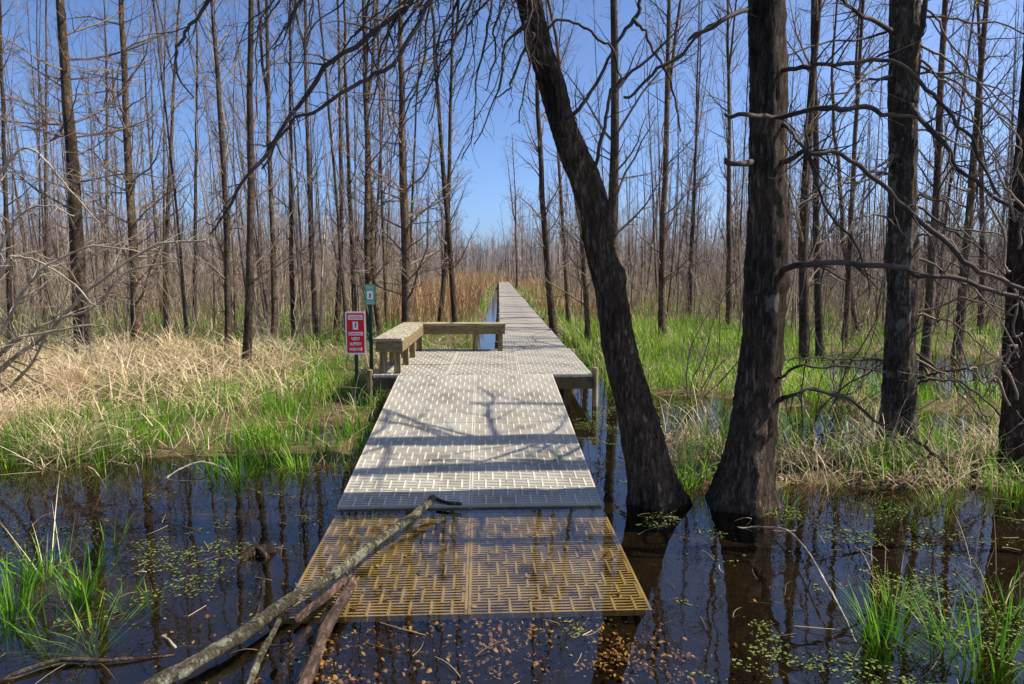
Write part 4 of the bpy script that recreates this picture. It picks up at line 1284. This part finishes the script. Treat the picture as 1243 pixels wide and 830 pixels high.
def text_mesh(s, width, hgt, cx, cz, y, mat, name, parent):
    cu = bpy.data.curves.new('lettering', 'FONT'); cu.body = s; cu.align_x = 'CENTER'; cu.align_y = 'CENTER'; cu.extrude = 0.0; cu.offset = 0.02
    o = bpy.data.objects.new('tmp', cu); col.objects.link(o)
    bpy.context.view_layer.update()
    ev = o.evaluated_get(bpy.context.evaluated_depsgraph_get())
    me = bpy.data.meshes.new_from_object(ev)
    co = np.zeros(len(me.vertices) * 3); me.vertices.foreach_get('co', co); co = co.reshape(-1, 3)
    mn_, mx_ = co.min(0), co.max(0)
    sx = width / (mx_[0] - mn_[0]); sz = hgt / (mx_[1] - mn_[1]); mid = (mn_ + mx_) / 2
    off = origin_of(parent)
    nw = np.stack([(co[:, 0] - mid[0]) * sx + cx - off.x, np.full(len(co), y - off.y), (co[:, 1] - mid[1]) * sz + cz - off.z], -1)
    me.vertices.foreach_set('co', nw.ravel()); me.update()
    bpy.data.objects.remove(o)
    me.materials.clear(); me.materials.append(mat)
    ob = bpy.data.objects.new(name, me); col.objects.link(ob); ob.parent = parent
    return ob


def channel_post(x, y, z0, z1, parent):
    mb = MB()
    mb.box(x - 0.010, x + 0.010, y, y + 0.004, z0, z1)
    mb.box(x - 0.024, x - 0.0105, y + 0.002, y + 0.022, z0, z1)
    mb.box(x + 0.0105, x + 0.024, y + 0.002, y + 0.022, z0, z1)
    mb.build('post', M['green_post'], parent)


SY = 9.45
pt = at_y(431, 378, SY); pb = at_y(431, 430, SY)
sx_, zt, zb = pt.x, pt.z, pb.z
sign = empty('caution_sign', (sx_, SY, 0), 'red and white caution sign on a green metal post left of the platform', 'sign')
channel_post(sx_, SY + 0.008, -0.3, zt - 0.03, sign)
sw = 24.5 / F_PX * SY
mb = MB(); plate(mb, sx_, zb, zt, sw, SY); mb.build('plate', M['sign_white'], sign)
mb = MB(); plate(mb, sx_, zb + 0.022, zt - 0.022, sw - 0.040, SY - 0.003, 0.012, 0.002); mb.build('panel', M['sign_red'], sign)
hh_ = zt - zb
def zrow(py): return zt - (py - 378) / 52 * hh_
mb = MB()
mb.box(sx_ - 0.098, sx_ + 0.098, SY - 0.006, SY - 0.0035, zrow(388.0), zrow(382.3))
mb.box(sx_ - 0.036, sx_ + 0.036, SY - 0.006, SY - 0.0035, zrow(399.8), zrow(390.3))
mb.box(sx_ - 0.098, sx_ + 0.098, SY - 0.006, SY - 0.0035, zrow(406.8), zrow(402.8))
mb.build('white_fields', M['sign_white'], sign)
text_mesh('CAUTION', 0.178, 0.046, sx_, zrow(385.2), SY - 0.0075, M['sign_red'], 'lettering', sign)
text_mesh('BOARDWALK', 0.180, 0.030, sx_, zrow(404.8), SY - 0.0075, M['sign_red'], 'lettering', sign)
for s, w, py in (('VERY', 0.125, 411.0), ('SLIPPERY', 0.165, 417.2), ('WHEN WET', 0.185, 423.8)):
    text_mesh(s, w, 0.044, sx_, zrow(py), SY - 0.0045, M['sign_white'], 'lettering', sign)
mb = MB()                                       # slipping figure
cz = zrow(395)
mb.tube([(sx_ + 0.008, SY - 0.0066, cz + 0.032), (sx_ - 0.004, SY - 0.0066, cz + 0.008), (sx_ + 0.006, SY - 0.0066, cz - 0.015), (sx_ - 0.016, SY - 0.0066, cz - 0.03)], [0.008, 0.007, 0.005, 0.004], 8)
mb.tube([(sx_ + 0.004, SY - 0.0066, cz + 0.02), (sx_ + 0.022, SY - 0.0066, cz + 0.006)], [0.004, 0.003], 6)
mb.tube([(sx_ - 0.002, SY - 0.0066, cz - 0.005), (sx_ + 0.02, SY - 0.0066, cz - 0.024)], [0.005, 0.004], 6)
mb.tube([(sx_ + 0.012, SY - 0.0066, cz + 0.036), (sx_ + 0.014, SY - 0.0066, cz + 0.046)], [0.008, 0.007], 8)
mb.build('pictogram', M['bark_dark'], sign)

GY = 9.62
gt = at_y(448.5, 345, GY); gb = at_y(448.5, 370, GY)
mk = empty('trail_marker', (gt.x, GY, 0), 'small pale green trail marker on a tall green metal post beside the bench', 'sign')
channel_post(gt.x, GY + 0.008, -0.3, gt.z - 0.02, mk)
mb = MB(); plate(mb, gt.x, gb.z, gt.z, 0.142, GY, 0.012); mb.build('plate', M['sign_green'], mk)
mb = MB(); mb.box(gt.x - 0.040, gt.x + 0.045, GY - 0.003, GY - 0.001, gb.z + 0.075, gt.z - 0.09); mb.build('white_field', M['sign_white'], mk)
mb = MB()
for k in range(3): mb.box(gt.x - 0.055, gt.x + 0.055, GY - 0.003, GY - 0.001, gt.z - 0.028 - k * 0.02, gt.z - 0.022 - k * 0.02)
mb.box(gt.x - 0.055, gt.x + 0.055, GY - 0.003, GY - 0.001, gb.z + 0.018, gb.z + 0.024)
mb.box(gt.x - 0.055, gt.x + 0.055, GY - 0.003, GY - 0.001, gb.z + 0.040, gb.z + 0.046)
mb.build('print_lines', M['sign_pale'], mk)
mb = MB(); mb.add([(gt.x - 0.008, GY - 0.005, gb.z + 0.10), (gt.x + 0.012, GY - 0.005, gb.z + 0.10), (gt.x + 0.018, GY - 0.005, gb.z + 0.15), (gt.x - 0.002, GY - 0.005, gb.z + 0.165)], [(0, 1, 2, 3)])
mb.build('arrow', M['weed'], mk)


# ------------------------------------------------------------------ logs and sticks
def log(name, pts, label, mat, sides=20, knots=0, stubs=(), bumpy=0.13, cat='log', n=None):
    P, R = [], []
    for (px, py, z, w) in pts:
        p = on_z(px, py, z); P.append(p); R.append(width_to_r(w, p) * 0.88)
    mid = P[len(P) // 2]
    root = empty(name, (mid.x, mid.y, 0), label, cat)
    n = n or max(10, int(sum((P[i + 1] - P[i]).length for i in range(len(P) - 1)) / 0.03))
    P2, R2 = smooth_path(P, R, n)
    vs_seed = random.uniform(0, 50)
    P2 = [p + Vector((0.012 * mn.noise(Vector((i * 0.12, vs_seed, 0))), 0.012 * mn.noise(Vector((i * 0.12, 9, vs_seed))), 0.010 * mn.noise(Vector((3, i * 0.12, vs_seed))))) for i, p in enumerate(P2)]
    R2 = [r * (1 + bumpy * 2 * mn.noise(Vector((i * 0.15, 1, vs_seed)))) for i, r in enumerate(R2)]
    mb = MB(); trunk_mesh(mb, P2, R2, sides, vs_seed, bumpy, 0)
    mb.add([P2[0]] , [])
    for (t, dx, dy_, dz, l, r) in stubs:
        p = P2[int(t * n)]
        q = [p + Vector((dx, dy_, dz)) * (l * j / 3) for j in range(4)]
        mb.tube(q, [r, r * 0.85, r * 0.7, r * 0.4], 8)
    mb.build('wood', M[mat], root, True)
    return root


random.seed(12)
log('fallen_branch', [(70, 905, 0.05, 24), (186, 832, 0.05, 21), (287, 776, 0.06, 18), (351, 730, 0.07, 16.5), (394, 704, 0.08, 15), (449, 664, 0.08, 13), (486, 638, 0.075, 12), (512, 618, 0.08, 10), (527, 604, 0.09, 10)],
    'long pale lichened fallen branch slanting from the water up onto the ramp end', 'log_pale', stubs=((0.55, 0.3, -0.2, -0.3, 0.13, 0.012), (0.74, 0.4, 0.1, -0.25, 0.09, 0.010), (0.42, -0.3, 0.4, 0.5, 0.1, 0.011), (0.95, -0.6, -0.3, 0.4, 0.06, 0.013)))
log('fallen_branch', [(345, 862, 0.03, 24), (368, 832, 0.03, 20), (385, 790, 0.04, 18), (400, 755, 0.05, 17), (416, 728, 0.06, 17), (428, 706, 0.07, 14)],
    'thick reddish brown debarked branch lying under the lichened one, nearest the ramp', 'log_brown', stubs=((0.9, 0.5, 0.6, 0.3, 0.07, 0.02),))
log('fallen_branch', [(420, 704, 0.045, 10), (395, 724, 0.045, 10), (370, 742, 0.04, 11), (356, 754, 0.03, 8)], 'short brown branch piece tucked beside the long lichened one', 'log_brown', 12)
log('fallen_branch', [(338, 753, 0.03, 8), (327, 775, 0.02, 9), (313, 803, 0.02, 10), (298, 845, 0.02, 10)], 'thin grey branch hanging down below the long lichened one', 'log_pale', 12)
log('fallen_branch', [(376, 764, -0.01, 10), (355, 795, -0.02, 12), (330, 845, -0.03, 13)], 'dark wet branch half sunk between the grey and the brown branches', 'bark_dark', 12)
log('stick', [(320, 702, 0.12, 4), (318, 722, 0.06, 5), (313, 745, 0.0, 6), (305, 770, -0.05, 6)], 'short dark stick poking out of the water left of the lichened branch', 'bark_dark', 8, cat='stick')
log('stick', [(-20, 836, 0.0, 6), (30, 815, 0.012, 6), (76, 802, 0.015, 6), (126, 803, 0.012, 5), (170, 800, 0.008, 3), (212, 795, 0.0, 2)], 'long thin brown stick lying on the water at the lower left corner', 'log_brown', 8, cat='stick', bumpy=0.03)
log('stick', [(203, 580, 0.0, 2.5), (220, 568, 0.06, 2.5), (245, 560, 0.09, 2.5), (275, 569, 0.0, 2)], 'pale arched straw stalk standing in the water by the left shore', 'straw_wood' if 'straw_wood' in M else 'twig_pale', 6, cat='stick', bumpy=0.0)
log('stick', [(530, 606, 0.05, 6), (545, 611, 0.045, 5), (560, 612, 0.045, 4)], 'short twig at the tip of the lichened branch on the ramp end', 'bark_dark', 8, cat='stick')
log('stick', [(1040, 780, 0.0, 2.5), (1010, 720, 0.12, 2.5), (965, 650, 0.10, 3), (930, 640, 0.03, 3), (895, 640, 0.0, 2)], 'thin bent dead stem arching over the water in front of the largest trunk', 'twig_pale', 6, cat='stick', bumpy=0.0)
log('stick', [(197, 772, 0.0, 4), (205, 780, 0.01, 4), (214, 786, 0.0, 3)], 'tiny pale stick floating in the lower left water', 'twig_pale', 6, cat='stick', bumpy=0.0)

# leafy clump in the water
c0 = on_z(311, 672, 0)
cl_o = empty('sunken_clump', (c0.x, c0.y, 0), 'small dark brown clump of rotten leaves poking from the water left of the ramp', 'debris')
mb = MB()
P = [c0 + Vector((0.05 * t - 0.06, 0.0, -0.05 + 0.03 * math.sin(t * 1.3))) for t in range(4)]
trunk_mesh(mb, [c0 + Vector((0, 0, -0.1)), c0 + Vector((0.0, 0, -0.04)), c0 + Vector((0.01, 0, 0.01)), c0 + Vector((0.0, 0, 0.04)), c0 + Vector((0.0, 0, 0.05))], [0.08, 0.075, 0.06, 0.04, 0.01], 32, 4.4, 1.5)
mb.build('root_ball', M['bark_dark'], cl_o, True)


# ------------------------------------------------------------------ grass tufts one can count in the foreground
def tuft(px, py, n, h, spreadr, label, mat='grass', lean=0.5, wdt=0.011, tmean=0.3, curl=1.3):
    p = on_z(px, py, 0.0)
    n = int(n * 1.5)
    root_x = p.x + rng.normal(0, spreadr * 0.5, n); root_y = p.y + rng.normal(0, spreadr * 0.5, n)
    hh = h * rng.uniform(0.5, 1.1, n)
    zb_ = np.minimum(height(root_x, root_y), 0.0) - 0.01
    v, q_, t = blades(np.stack([root_x, root_y, zb_], -1), hh - zb_, np.full(n, wdt * 0.8) * rng.uniform(0.6, 1.2, n), np.arctan2(root_y - p.y, root_x - p.x) + rng.normal(0, 0.8, n),
                      rng.uniform(0.02, lean, n), rng.uniform(0.1, curl, n), np.clip(rng.normal(tmean - 0.05, 0.22, n), 0, 1), 6)
    v = v - np.array([p.x, p.y, 0])
    o = np_mesh('grass_tuft' if mat == 'grass' else 'dead_stalks', v, q_, M[mat], t)
    o.location = (p.x, p.y, 0)
    tag(o, label, 'grass tuft' if mat == 'grass' else 'dead stalks', 'grass tufts in the water' if mat == 'grass' else 'dead stalks in the water')
    return o


tuft(12, 745, 60, 0.34, 0.10, 'green grass tuft at the left edge near the lower corner')
tuft(45, 700, 40, 0.28, 0.14, 'grass tuft behind the left edge tuft, with dead stalks in it')
tuft(100, 722, 46, 0.30, 0.05, 'upright bright grass tuft right of the pair at the left edge')
tuft(112, 762, 26, 0.26, 0.03, 'sprawling low grass tuft with long arching blades, lower left', lean=1.2, curl=0.7, tmean=0.7)
tuft(60, 762, 22, 0.2, 0.06, 'small grass tuft between the edge tuft and the sprawling one', lean=0.9)
tuft(150, 724, 12, 0.12, 0.06, 'tiny grass tuft standing alone in the water, lower left')
tuft(188, 722, 10, 0.10, 0.04, 'smallest grass sprig right of the lower left tufts')
tuft(128, 660, 16, 0.22, 0.12, 'thin dark tuft in the water behind the lower left group', tmean=0.3)
tuft(262, 572, 26, 0.36, 0.05, 'tall upright tuft at the left shore beside the arched stalk', wdt=0.013)
tuft(290, 578, 34, 0.36, 0.05, 'tall tuft in the water right of the arched stalk', wdt=0.013)
tuft(322, 562, 22, 0.3, 0.08, 'loose tuft between the two shore tuft pairs')
tuft(362, 566, 46, 0.34, 0.09, 'wide bright tuft on the left shore nearest the ramp', wdt=0.013, tmean=0.65)
tuft(392, 556, 22, 0.26, 0.06, 'small tuft between the wide shore tuft and the ramp')
tuft(462, 500, 26, 0.45, 0.07, 'tall dark green tuft at the foot of the signs', wdt=0.016, tmean=0.35)
tuft(436, 505, 26, 0.38, 0.10, 'tuft round the base of the red sign post', wdt=0.014)
tuft(474, 492, 16, 0.42, 0.04, 'narrow tuft against the ramp side under the platform', wdt=0.014)
tuft(1072, 775, 46, 0.34, 0.05, 'dark green tuft in the lower right water, left of the sprawling one', wdt=0.012)
tuft(1085, 735, 26, 0.22, 0.05, 'short tuft with straw in it behind the lower right tuft', tmean=0.6)
tuft(1200, 800, 54, 0.40, 0.14, 'big sprawling tuft in the lower right corner', lean=1.0, wdt=0.013)
tuft(1150, 775, 26, 0.34, 0.06, 'leaning tuft between the dark tuft and the corner one', lean=1.0)
tuft(1222, 740, 22, 0.30, 0.08, 'tuft at the right edge behind the corner tuft')
tuft(1145, 610, 30, 0.20, 0.09, 'grass tuft at the bank edge right of the straight grey trunk', tmean=0.6)
tuft(1120, 620, 16, 0.14, 0.07, 'low sprig in the water by the bank')
tuft(948, 615, 22, 0.2, 0.07, 'tuft at the right foot of the largest trunk', tmean=0.6)
tuft(1235, 600, 24, 0.24, 0.1, 'tuft at the foot of the trunk on the right edge')
tuft(838, 590, 24, 0.22, 0.10, 'tuft between the leaning and the largest trunk', tmean=0.6)
tuft(720, 500, 16, 0.14, 0.15, 'thin sprigs in the weedy water beside the ramp')
tuft(60, 690, 8, 0.62, 0.12, 'three tall pale dead stalks at the left edge', 'straw', 0.5, 0.007, 0.8, 0.3)
tuft(1210, 700, 10, 0.4, 0.2, 'pale dead stalks drooping in the lower right water', 'straw', 0.9, 0.006, 0.6, 1.2)
tuft(1080, 700, 10, 0.2, 0.15, 'dead stalks behind the lower right tufts', 'straw', 1.0, 0.007, 0.8, 1.2)
tuft(20, 540, 90, 0.75, 0.22, 'heap of drooping straw hanging over the water at the left edge', 'straw', 0.9, 0.008, 0.5, 2.2)
tuft(95, 545, 70, 0.5, 0.25, 'drooping straw over the water right of the left edge heap', 'straw', 0.9, 0.008, 0.5, 2.2)
tuft(860, 570, 40, 0.3, 0.2, 'tangled straw on the bank left of the largest trunk', 'straw', 1.2, 0.007, 0.5, 1.8)
tuft(990, 585, 50, 0.3, 0.3, 'tangled straw on the bank right of the largest trunk', 'straw', 1.2, 0.007, 0.45, 1.8)

# ------------------------------------------------------------------ light
ELEV, AZ = math.radians(50), math.radians(89)      # azimuth from +Y towards +X
sd = Vector((math.sin(AZ) * math.cos(ELEV), math.cos(AZ) * math.cos(ELEV), math.sin(ELEV)))
sl = bpy.data.lights.new('sun', 'SUN'); sl.energy = 5.0; sl.angle = math.radians(0.5); sl.color = (1.0, 0.94, 0.82)
so = bpy.data.objects.new('sun', sl); col.objects.link(so)
so.rotation_euler = (-sd).to_track_quat('-Z', 'Y').to_euler(); so.location = (20, 0, 30)

w = bpy.data.worlds.new('World'); scene.world = w; w.use_nodes = True
nt = w.node_tree; nt.nodes.clear()
sky = nt.nodes.new('ShaderNodeTexSky'); sky.sky_type = 'NISHITA'; sky.sun_disc = False
sky.sun_elevation = ELEV; sky.sun_rotation = AZ
sky.air_density = 0.60; sky.dust_density = 1.7; sky.ozone_density = 8.0
bg = nt.nodes.new('ShaderNodeBackground'); bg.inputs['Strength'].default_value = 0.125
ow = nt.nodes.new('ShaderNodeOutputWorld')
nt.links.new(sky.outputs[0], bg.inputs[0]); nt.links.new(bg.outputs[0], ow.inputs[0])

scene.view_settings.view_transform = 'Standard'
scene.view_settings.look = 'None'
scene.view_settings.exposure = 0.82
scene.view_settings.gamma = 1.0
scene.view_settings.use_curve_mapping = False
scene.render.engine = 'CYCLES'
scene.cycles.max_bounces = 5
scene.cycles.transparent_max_bounces = 12
